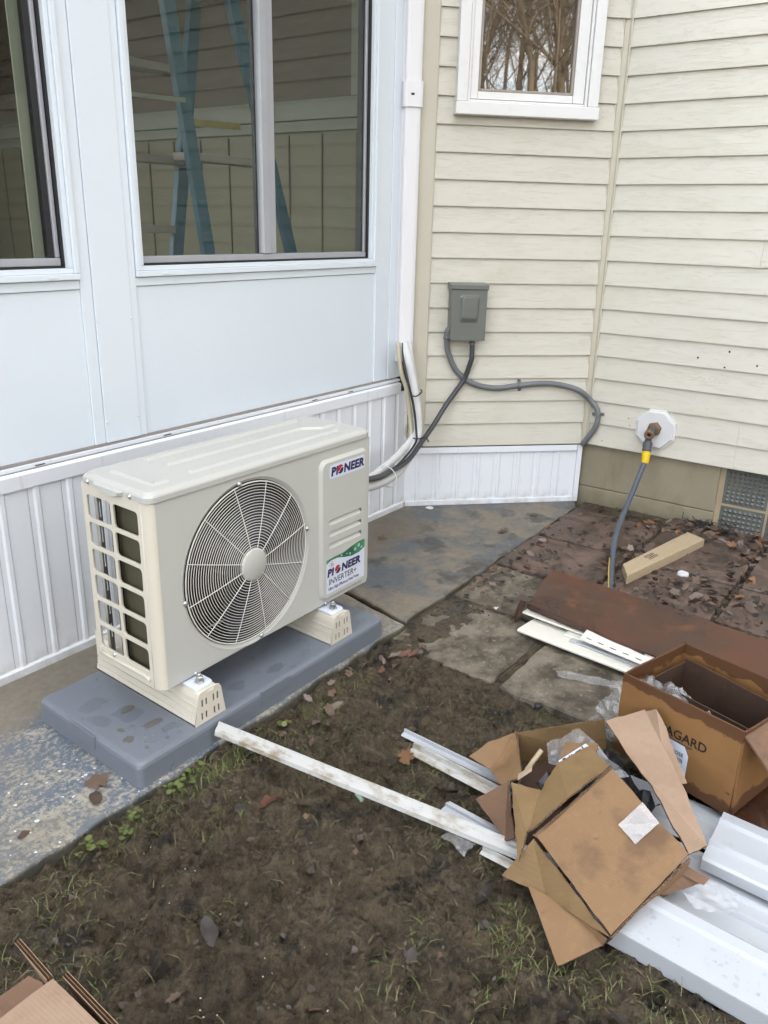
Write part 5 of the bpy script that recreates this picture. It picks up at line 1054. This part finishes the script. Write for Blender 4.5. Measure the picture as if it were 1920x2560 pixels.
# carton at the lower left corner
lbx = thing('corner_carton', 'tan double wall carton with raised flaps in the lower left corner', 'carton', (.30, .70, 0))
ctop = [(.449, .877, .200), (.22, .876, .200), (.20, .55, .20), (.438, .55, .200)]
obj('top_panel', sheet(ctop, .006, .003, 6, 8, 3), 'card_pink', lbx)
for a, b in ((0, 1), (1, 2), (2, 3), (3, 0)):
    A_, B_ = Vector(ctop[a]), Vector(ctop[b]); obj('side_wall', sheet([A_-Vector((0, 0, .004)), B_-Vector((0, 0, .004)), Vector((B_.x, B_.y, -.04)), Vector((A_.x, A_.y, -.04))], .005, .002, 3), 'card_kraft', lbx)
def corr_flap(a, b, down_a, down_b, name):
    a, b, da, db = map(Vector, (a, b, down_a, down_b)); ed = (b-a).normalized(); nr_ = ed.cross((da-a).normalized()).normalized(); L_ = (b-a).length
    root = None
    for off in (-.0042, 0, .0042):
        mb = MB(); mb.prism([a+nr_*off, b+nr_*off, db+nr_*off, da+nr_*off], nr_*-.0004, nr_*.0004); o = obj(name if root is None else 'liner', mb, 'card_pink' if off else 'card_kraft', root or lbx); root = root or o
    n_ = int(L_/.0022)
    for o0 in (-.0042, 0):
        mb = MB(); lo = []
        for i in range(n_+1):
            f_ = i/n_; p = a+(b-a)*f_; d_ = da+(db-da)*f_; w_ = .0004+.0034*(i % 2); lo.append([p+nr_*(o0+w_), p+(d_-p)*.9+nr_*(o0+w_)])
        mb.loft(lo, False, False, closed=False); obj('fluting', mb, 'card_dark', root)
corr_flap((.447, .883, .200), (.454, .975, .203), (.462, .885, .140), (.460, .972, .186), 'raised_flap')
corr_flap((.464, .870, .200), (.452, .700, .202), (.492, .880, .09), (.500, .70, .05), 'side_flap')
obj('loose_flap', sheet([(.445, 1.04, .05), (.489, 1.029, .06), (.495, 1.0, .06), (.46, .90, .05), (.36, .90, .04), (.36, .99, .03)], .004, .004, 4), 'card_dark', lbx)

# little scraps
def disc(name, label, cat, x, y, z, r_, h_, mat, seed=0):
    random.seed(seed); mb = MB(); n_ = 14; jj = [random.uniform(.88, 1.08) for _ in range(n_)]
    mb.loft([[(x+r_*f_*jj[i]*math.cos(2*math.pi*i/n_), y+r_*f_*jj[i]*math.sin(2*math.pi*i/n_), z+h_*q_) for i in range(n_)] for f_, q_ in ((1, 0), (1, .6), (.85, 1), (.4, .9), (.32, .5), (.1, .5))], False, True); o = obj(name, mb, mat); tag(o, label, cat); return o
disc('plaster_patch', 'white plaster ring lying in leaves beside the lumber offcut', 'plaster scrap', 2.953, .712, .006, .022, .012, 'plaster_white', 1)
disc('plaster_chip', 'white round chip on the path below the angled skirting', 'plaster scrap', 3.005, 1.873, .001, .018, .004, 'plaster_white', 2)
mb = MB(); mb.lathe([(.0001, .007), (.010, .0072), (.0125, .006), (.0125, 0)], (1.842, .768, -.018), (.1, 0, 1), 18); o = obj('bottle_cap', mb, 'cap_black'); tag(o, 'small black round cap on the wet paver near the grass', 'cap')
mb = MB(); mb.tube([(1.252, .945, -.022), (1.242, .922, -.022)], .005, 10); o = obj('plastic_plug', mb, 'drop_print'); tag(o, 'small pale plastic plug beside the long cove strip', 'plug')
mb = MB(); mb.prism([(2.28, 1.150, -.002), (2.295, 1.135, -.002), (2.262, 1.128, .002)], (0, 0, 0), (0, 0, .001)); o = obj('paper_chip', mb, 'plaster_white'); tag(o, 'tiny white triangular chip on mud near the path edge', 'chip')

# ------------------------------------------------------------------ leaves
def leaf_mesh(kind, seed):
    random.seed(seed); pts = []
    if kind == 'maple': lob = [(90, 1.0), (74, .72), (56, .60), (34, .88), (16, .66), (0, .56), (-30, .66), (-58, .42), (-90, .30), (-122, .42), (-150, .66), (180, .56), (164, .66), (146, .88), (124, .60), (106, .72)]
    elif kind == 'oak': lob = [(90, 1.15), (78, .80), (66, .86), (54, .52), (36, .66), (20, .56), (2, .36), (-26, .52), (-44, .44), (-66, .38), (-90, .85), (-114, .38), (-136, .44), (-154, .52), (178, .36), (160, .56), (144, .66), (126, .52), (114, .86), (102, .80)]
    else: lob = [(90, 1.0), (65, .72), (40, .6), (10, .52), (-30, .5), (-65, .62), (-90, .8), (-115, .6), (-150, .5), (170, .52), (140, .6), (115, .72)]
    for a, r_ in lob: r_ *= random.uniform(.85, 1.15); pts.append((math.cos(R(a))*r_*.75, math.sin(R(a))*r_))
    bm = bmesh.new(); cen = bm.verts.new((0, 0, 0)); ring = [bm.verts.new((x, y, 0)) for x, y in pts]; mid = [bm.verts.new((x*.5, y*.5, 0)) for x, y in pts]; k = len(pts)
    for i in range(k):
        j = (i+1) % k; bm.faces.new((cen, mid[i], mid[j])); bm.faces.new((mid[i], ring[i], ring[j], mid[j]))
    ca, cb, cc = random.uniform(.1, .55), random.uniform(-.15, .35), random.random()*6
    for v in bm.verts:
        d2 = v.co.x**2+v.co.y**2; v.co.z = ca*v.co.x**2*1.3+cb*v.co.y**2*.7+.12*math.sin(5*v.co.x+cc)*math.sqrt(d2)+.1*math.sin(6*v.co.y+2*cc)*math.sqrt(d2)
    me = bpy.data.meshes.new('leaf'); bm.to_mesh(me); bm.free(); me.polygons.foreach_set('use_smooth', [True]*len(me.polygons)); return me
LM = {}
for mt in ('leaf_brown', 'leaf_grey', 'leaf_rust', 'leaf_black', 'leaf_red'):
    LM[mt] = []
    for i, kd in enumerate(('maple', 'beech', 'maple', 'oak', 'beech')): me = leaf_mesh(kd, 200+i); me.materials.append(M[mt]); LM[mt].append(me)
def leaf(x, y, z, s_, mt, label, group, me=None, flat=.35):
    o = bpy.data.objects.new('dead_leaf', me or random.choice(LM[mt])); C.objects.link(o); o.location = (x, y, z)
    o.rotation_euler = (random.gauss(0, flat), random.gauss(0, flat), random.random()*6.28); o.scale = (s_,)*3; tag(o, label, 'leaf', group); return o
random.seed(31)
LB1 = 'brown curled dead leaf in the litter around the lumber offcut'; LB2 = 'brown dead leaf in the litter along the path edge'; LB3 = 'dark wet dead leaf trodden into the mud'; LB4 = 'brown dead leaf piled below the glass block window'
def mix_mt(): return random.choices(('leaf_brown', 'leaf_grey', 'leaf_rust', 'leaf_black'), (5, 4, 1.2, 1.0))[0]
n_ = 0
while n_ < 150:
    x, y = random.uniform(2.62, 3.52), random.uniform(.40, 1.02)
    if fbm(np.array(x), np.array(y), 4, 3, 71) < .47 or (2.72 < x < 3.33 and abs(y-(.875-.2*(x-2.75))) < .05): continue
    if x < 2.60+.1*(y-.3): continue
    leaf(x, y, .012+random.random()*.012, random.uniform(.012, .038), mix_mt(), LB1, 'leaf litter around the lumber offcut', flat=.5); n_ += 1
for k in range(34): leaf(random.uniform(3.30, 3.55), random.uniform(.30, .78), .014+random.random()*.03, random.uniform(.018, .036), random.choices(('leaf_brown', 'leaf_rust', 'leaf_grey'), (4, 3, 2))[0], LB4, 'leaf pile below the glass block window', flat=.6)
for k in range(46):
    x = random.uniform(2.35, 3.48); y = 1.318-abs(random.gauss(0, .07))+.02*(x-2.3); leaf(x, y, .004+random.random()*.012, random.uniform(.014, .030), mix_mt(), LB2, 'leaf litter along the path edge')
for k in range(20):
    x, y = random.uniform(.55, 1.75), random.uniform(.35, 1.22); leaf(x, y, gzs(x, y)+.004, random.uniform(.014, .030), random.choice(('leaf_black', 'leaf_black', 'leaf_brown')), LB3, 'dark leaves trodden into the mud', flat=.25)
for x, y, s_ in ((1.02, .33, .04), (.99, .27, .045), (1.07, .24, .035), (1.13, .52, .04), (1.17, .56, .035), (.78, .93, .04), (1.16, 1.02, .04), (.80, .30, .04), (1.42, .80, .04), (1.36, .66, .035)):
    leaf(x, y, gzs(x, y)+.006, s_, 'leaf_black', LB3, 'dark leaves trodden into the mud', flat=.3)
leaf(1.445, .935, -.022, .048, 'leaf_rust', 'orange brown oak leaf by the end of the broader white strip', None, LM['leaf_rust'][3], .1)
leaf(1.105, 1.094, -.026, .050, 'leaf_red', 'reddish oak leaf lying alone on mud in front of the grey pad', None, LM['leaf_red'][3], .12)
leaf(.905, 1.43, .004, .050, 'leaf_brown', 'dark brown maple leaf stuck to the path beside the grey pad corner', None, LM['leaf_brown'][0], .08)
leaf(.862, 1.378, .003, .036, 'leaf_brown', 'small brown leaf on the blue path just below the maple leaf', None, LM['leaf_brown'][1], .06)
leaf(.70, 1.40, .003, .020, 'leaf_brown', 'small round brown leaf on the blue path at the left edge', None, LM['leaf_brown'][1], .06)
for x, y in ((2.93, 1.47), (3.22, 1.46), (2.55, 1.82)): leaf(x, y, .004, .030, 'leaf_brown', 'brown leaf lying on the stained path below the angled skirting', 'leaves on the far path slab', flat=.12)
for k in range(22):
    x, y = random.uniform(1.25, 1.95), random.uniform(1.19, 1.295); leaf(x, y, gzs(x, y)+.008, random.uniform(.014, .032), random.choice(('leaf_grey', 'leaf_brown', 'leaf_red')), 'brown dead leaf in the weeds below the grey pad', 'leaves in the weeds below the grey pad')

# ------------------------------------------------------------------ grass, weeds, crumbs
DENS = .45
def blades(name, clumps, mat, label, lmin, lmax, wd, seed, lie=.5):
    r = np.random.default_rng(seed); V = []; F_ = []
    for cx, cy, rad, cnt in clumps:
        for _ in range(int(cnt*DENS)):
            a = r.random()*6.283; d_ = rad*math.sqrt(r.random()); x, y = cx+d_*math.cos(a)*1.4, cy+d_*math.sin(a)*.8
            if y > 1.315 and x < 3.5: continue
            z = gzs(x, y)-.003; L_ = lmin+(lmax-lmin)*r.random()**1.5; an = r.random()*6.283; ln = lie*(.35+1.1*r.random()); w_ = wd*(.6+.8*r.random())
            dxn, dyn = math.cos(an), math.sin(an); sx, sy = -dyn*w_, dxn*w_; o = len(V); pts = []
            for t_ in (0, .35, .7, 1.0):
                th_ = ln*t_*1.3; hz = L_*t_*math.sin(min(th_, 1.5)); vt = L_*t_*math.cos(min(th_, 1.5)); pts.append((x+dxn*hz, y+dyn*hz, z+max(vt, .002)))
            for (px, py, pz), tp in zip(pts, (1, .9, .6, .05)): V += [(px-sx*tp, py-sy*tp, pz), (px+sx*tp, py+sy*tp, pz)]
            F_ += [(o, o+1, o+3, o+2), (o+2, o+3, o+5, o+4), (o+4, o+5, o+7, o+6)]
    me = bpy.data.meshes.new(name); me.from_pydata(V, [], F_); me.update(); o = obj(name, me, mat); tag(o, label, 'grass', kind='stuff'); return o
CL = [(1.064, 1.26, .055, 420), (.893, 1.25, .06, 220), (.70, 1.23, .07, 200), (.60, 1.17, .08, 300), (1.25, 1.26, .05, 260), (1.16, 1.24, .05, 240), (1.385, .866, .06, 150), (1.143, .502, .05, 120), (1.079, .430, .04, 70), (1.13, .30, .05, 120), (1.16, .20, .05, 130), (1.10, .36, .03, 60), (.898, .591, .06, 100), (1.004, 1.129, .05, 110), (1.728, .868, .05, 70), (1.634, 1.24, .06, 130), (1.48, 1.24, .06, 180), (1.335, 1.18, .06, 160), (1.80, .727, .07, 200), (1.154, .468, .05, 160), (.95, .30, .07, 50), (1.30, .72, .05, 150), (1.30, .60, .04, 140), (.80, .95, .05, 40), (.52, 1.05, .08, 260), (.62, 1.02, .06, 120), (1.12, .10, .06, 110), (1.05, .62, .05, 60), (1.25, 1.06, .05, 60), (1.45, 1.10, .06, 60), (.84, .47, .07, 60), (1.02, .47, .06, 80)]
blades('grass', [(a, b, c, int(d_*(.5 if a < .72 else 1))) for a, b, c, d_ in CL], 'grass', 'sparse green grass tufts growing through the mud', .008, .042, .0008, 5, 1.15)
blades('dry_grass', [(a, b, c*1.3, int(d_*.45)) for a, b, c, d_ in CL]+[(.9, .75, .5, 260), (1.4, .95, .3, 160)], 'grass_dry', 'withered straw coloured grass blades matted on the mud', .015, .050, .0008, 6, 1.5)
# small round-leaved weeds along the path edge
V = MB(); random.seed(8)
for cx, cy in ((.76, 1.27), (.80, 1.265), (.88, 1.275), (1.0, 1.28), (1.02, 1.27), (1.34, 1.26), (.84, 1.25), (1.07, 1.285)):
    for k in range(9):
        a = random.random()*6.28; d_ = random.random()*.022; x, y = cx+d_*math.cos(a), cy+d_*math.sin(a); z = gzs(x, y)+random.uniform(.008, .022); r_ = random.uniform(.004, .008); tx, ty = random.uniform(-.4, .4), random.uniform(-.4, .4)
        V.add([(x+r_*math.cos(q_), y+r_*math.sin(q_), z+r_*(tx*math.cos(q_)+ty*math.sin(q_))) for q_ in [k2*1.047 for k2 in range(6)]], [(0, 1, 2, 3, 4, 5)])
o = obj('weeds', V, 'grass'); tag(o, 'small round leaved weeds along the path edge', 'weeds', kind='stuff')
def crumbs(name, n_, region, mat, label, smin, smax, seed, lift=.001, bend=.4):
    r = np.random.default_rng(seed); mb = MB()
    for _ in range(n_):
        x, y, z = region(r); s_ = smin+(smax-smin)*r.random()**2; k = 5; a0 = r.random()*6.28; tx, ty = r.normal(0, bend, 2)
        P_ = [(x+s_*(.5+r.random())*math.cos(a0+i*6.283/k), y+s_*(.5+r.random())*math.sin(a0+i*6.283/k)) for i in range(k)]
        mb.add([(a, b, z+lift+abs(tx*(a-x)+ty*(b-y))) for a, b in P_]+[(x, y, z+lift+s_*.10)], [(i, (i+1) % k, k) for i in range(k)], True)
    o = obj(name, mb, mat); tag(o, label, 'litter', kind='stuff'); return o
def mudr(r): x, y = .35+1.5*r.random(), .0+1.28*r.random(); return x, y, gzs(x, y)
def mudr2(r):
    while True:
        x, y = .5+1.4*r.random(), .1+1.2*r.random()
        if float(fbm(np.array(x), np.array(y), 6, 3, 91)) > .55: return x, y, gzs(x, y)
def farr(r): x, y = 2.25+1.28*r.random(), .1+1.2*r.random(); return x, y, .004+.012*r.random()
def pathr(r): x, y = .45+.55*r.random(), 1.31+.25*r.random(); return x, y, .0005
crumbs('leaf_crumbs', 320, mudr, 'mud_leaf', 'dark leaf crumbs mixed into the mud', .003, .010, 21, .0015, .7); crumbs('soil_crumbs', 700, mudr, 'soil', 'loose clods of mud', .002, .008, 27, 0, .3)
crumbs('pale_crumbs', 260, mudr2, 'pale_chip', 'tiny pale flakes scattered on the mud', .0005, .0019, 22, .002, .2)
crumbs('litter_crumbs', 900, farr, 'leaf_brown', 'small broken leaf pieces over the far pavers', .003, .013, 23); crumbs('dark_crumbs', 600, farr, 'leaf_black', 'black leaf mould between the far pavers', .003, .014, 24)
crumbs('paint_flakes', 90, pathr, 'plaster_white', 'white paint flakes on the blue path', .0008, .0045, 25, .0006, .05)
# clods and straw bits pressed into the mud
OCT = [(1, 0, 0), (0, 1, 0), (-1, 0, 0), (0, -1, 0), (.55, .55, .6), (-.55, .55, .6), (-.55, -.55, .6), (.55, -.55, .6), (0, 0, .85)]
OF = [(0, 1, 4), (1, 2, 5), (2, 3, 6), (3, 0, 7), (4, 1, 5), (5, 2, 6), (6, 3, 7), (7, 0, 4), (8, 4, 5), (8, 5, 6), (8, 6, 7), (8, 7, 4)]
def clods(name, n_, box_, smin, smax, label, seed, mat='soil'):
    r = np.random.default_rng(seed); x0, x1, y0, y1 = box_; X = x0+(x1-x0)*r.random(n_*2); Y = y0+(y1-y0)*r.random(n_*2)
    keep = fbm(X, Y, 9, 3, 55)+.12*r.random(n_*2) > .52; X = X[keep][:n_]; Y = Y[keep][:n_]; Zg = gz(X, Y); V_ = []; F2 = []
    for x, y, z in zip(X, Y, Zg):
        s_ = smin+(smax-smin)*r.random()**3; a = r.random()*6.283; ca, sa = math.cos(a)*s_, math.sin(a)*s_; e1, e2, h_ = .7+.6*r.random(), .7+.6*r.random(), .35+.6*r.random(); o = len(V_); jt = .75+.5*r.random((9, 3))
        for (u, v, w_), (ja, jb, jc) in zip(OCT, jt): u, v = u*e1*ja, v*e2*jb; V_.append((x+u*ca-v*sa, y+u*sa+v*ca, z-.0008+w_*s_*h_*jc))
        F2 += [tuple(i+o for i in f_) for f_ in OF]
    me = bpy.data.meshes.new(name); me.from_pydata(V_, [], F2); me.update(); o = obj(name, me, mat); tag(o, label, 'mud', kind='stuff'); return o
clods('mud_clods', 5500, (.35, 1.9, -.05, 1.29), .0015, .0085, 'small crumbly clods of wet mud', 61)
clods('bed_clods', 3500, (2.3, 3.54, .0, 1.32), .002, .009, 'dark crumbly soil between the far pavers', 62, 'soil')
r_ = np.random.default_rng(63); mb = MB()
for _ in range(420):
    x, y = .4+1.5*r_.random(), .0+1.28*r_.random(); a = r_.random()*6.283; L_ = .006+.022*r_.random()**2; p0 = Vector((x, y, gzs(x, y)+.002)); p2 = p0+Vector((math.cos(a)*L_, math.sin(a)*L_, 0)); p2.z = gzs(p2.x, p2.y)+.002; p1 = (p0+p2)/2+Vector((math.sin(a)*L_*.15, -math.cos(a)*L_*.15, .002))
    mb.tube([p0, p1, p2], .0006, 3, cap=False)
tag(obj('straw_bits', mb, 'grass_dry'), 'short straw and root bits trodden into the mud', 'straw', kind='stuff')
# black tangled root mat by the window corner
mb = MB(); random.seed(77)
for k in range(70):
    p = Vector((3.50+random.gauss(0, .025), .76+random.gauss(0, .04), .012)); pts = [p]
    for i in range(4): p = p+Vector((random.gauss(0, .016), random.gauss(0, .022), random.gauss(.004, .008))); p.z = max(p.z, .010); pts.append(p.copy())
    mb.tube(smooth_path(pts, 2), .0016, 4)
o = obj('root_tangle', mb, 'leaf_black'); tag(o, 'black tangle of roots at the foundation corner by the glass blocks', 'roots', kind='stuff')

# ------------------------------------------------------------------ bare woodland behind the camera, seen in the window reflection
def tree_meshes(seed, H=15, rad0=.13, K0=(15, 8, 6, 5)):
    random.seed(seed); tr = MB(); br = MB()
    def grow(p, d_, L_, r_, lev):
        pts = [p.copy()]; rad = [r_]; n_ = 6 if lev < 2 else 4
        for i in range(n_):
            d_ = (d_+Vector((random.gauss(0, .12+.05*lev), random.gauss(0, .12+.05*lev), random.gauss(.05, .08)))).normalized(); p = p+d_*(L_/n_); pts.append(p.copy()); rad.append(r_*(1-.75*(i+1)/n_) if lev else r_*(1-.7*(i+1)/n_))
        (tr if lev == 0 else br).tube(pts, rad, (8, 5, 4, 3, 3)[lev], cap=False)
        if lev >= 4: return
        k = K0[lev]
        for i in range(k):
            f_ = random.uniform(.18 if lev == 0 else .15, 1.0); ii = min(len(pts)-2, int(f_*(len(pts)-1))); q_ = pts[ii].lerp(pts[ii+1], f_*(len(pts)-1)-ii)
            ax = d_.orthogonal().normalized(); ax.rotate(Matrix.Rotation(random.random()*6.28, 3, d_)); nd = (d_*random.uniform(.5, .9)+ax*random.uniform(.5, .9)+Vector((0, 0, .12))).normalized()
            grow(q_, nd, L_*random.uniform(.35, .55), max(.004, rad[ii]*random.uniform(.30, .52)), lev+1)
    grow(Vector((0, 0, -.3)), Vector((random.gauss(0, .05), random.gauss(0, .05), 1)).normalized(), H, rad0, 0)
    return mesh('trunk', tr), mesh('branches', br)
TV = [tree_meshes(s_, h_) for s_, h_ in ((301, 14), (302, 17), (303, 15))]+[tree_meshes(304, 8, .045, (16, 8, 6, 3)), tree_meshes(305, 9, .05, (16, 8, 6, 3))]
base = Vector((3.26, 1.68)); dd_ = Vector((-.457, -.888)); sd2 = Vector((.888, -.457))
spots = [(21, .25), (22, 1.2), (25, -2.3), (27, 3.0), (29, -1.2), (31, 1.6), (33, -4.0), (34, 4.4), (36, .2), (38, 2.9), (39, -2.6), (42, 6.0), (43, -.8), (44, -5.6), (46, 3.4), (48, 1.0), (50, -3.5), (52, 6), (54, -1), (56, 3), (28, -6), (30, 7), (24, 10), (26, -10), (34, -9), (36, 11), (45, -10), (47, 10), (23, 15), (25, -15), (32, 16), (33, -15), (40, 15), (41, -14)]
spots += [(18+k*.75, (-1)**k*(.3+(k*37 % 11)*.42)) for k in range(16)]
random.seed(90)
for i, (d_, s_) in enumerate(spots):
    p = base+dd_*d_+sd2*s_; tm, bm_ = TV[i % 3 if i < 34 else 3+i % 2]
    t = thing('bare_tree', 'leafless sunlit tree mirrored in the small white window', 'tree', (p.x, p.y, gzs(p.x, p.y)), 'bare trees mirrored in the window'); t.rotation_euler.z = random.random()*6.28; k = random.uniform(.85, 1.15); t.scale = (k, k, k)
    for nm, me in (('trunk', tm), ('branches', bm_)): obj(nm, me, 'bark', t, local=True)
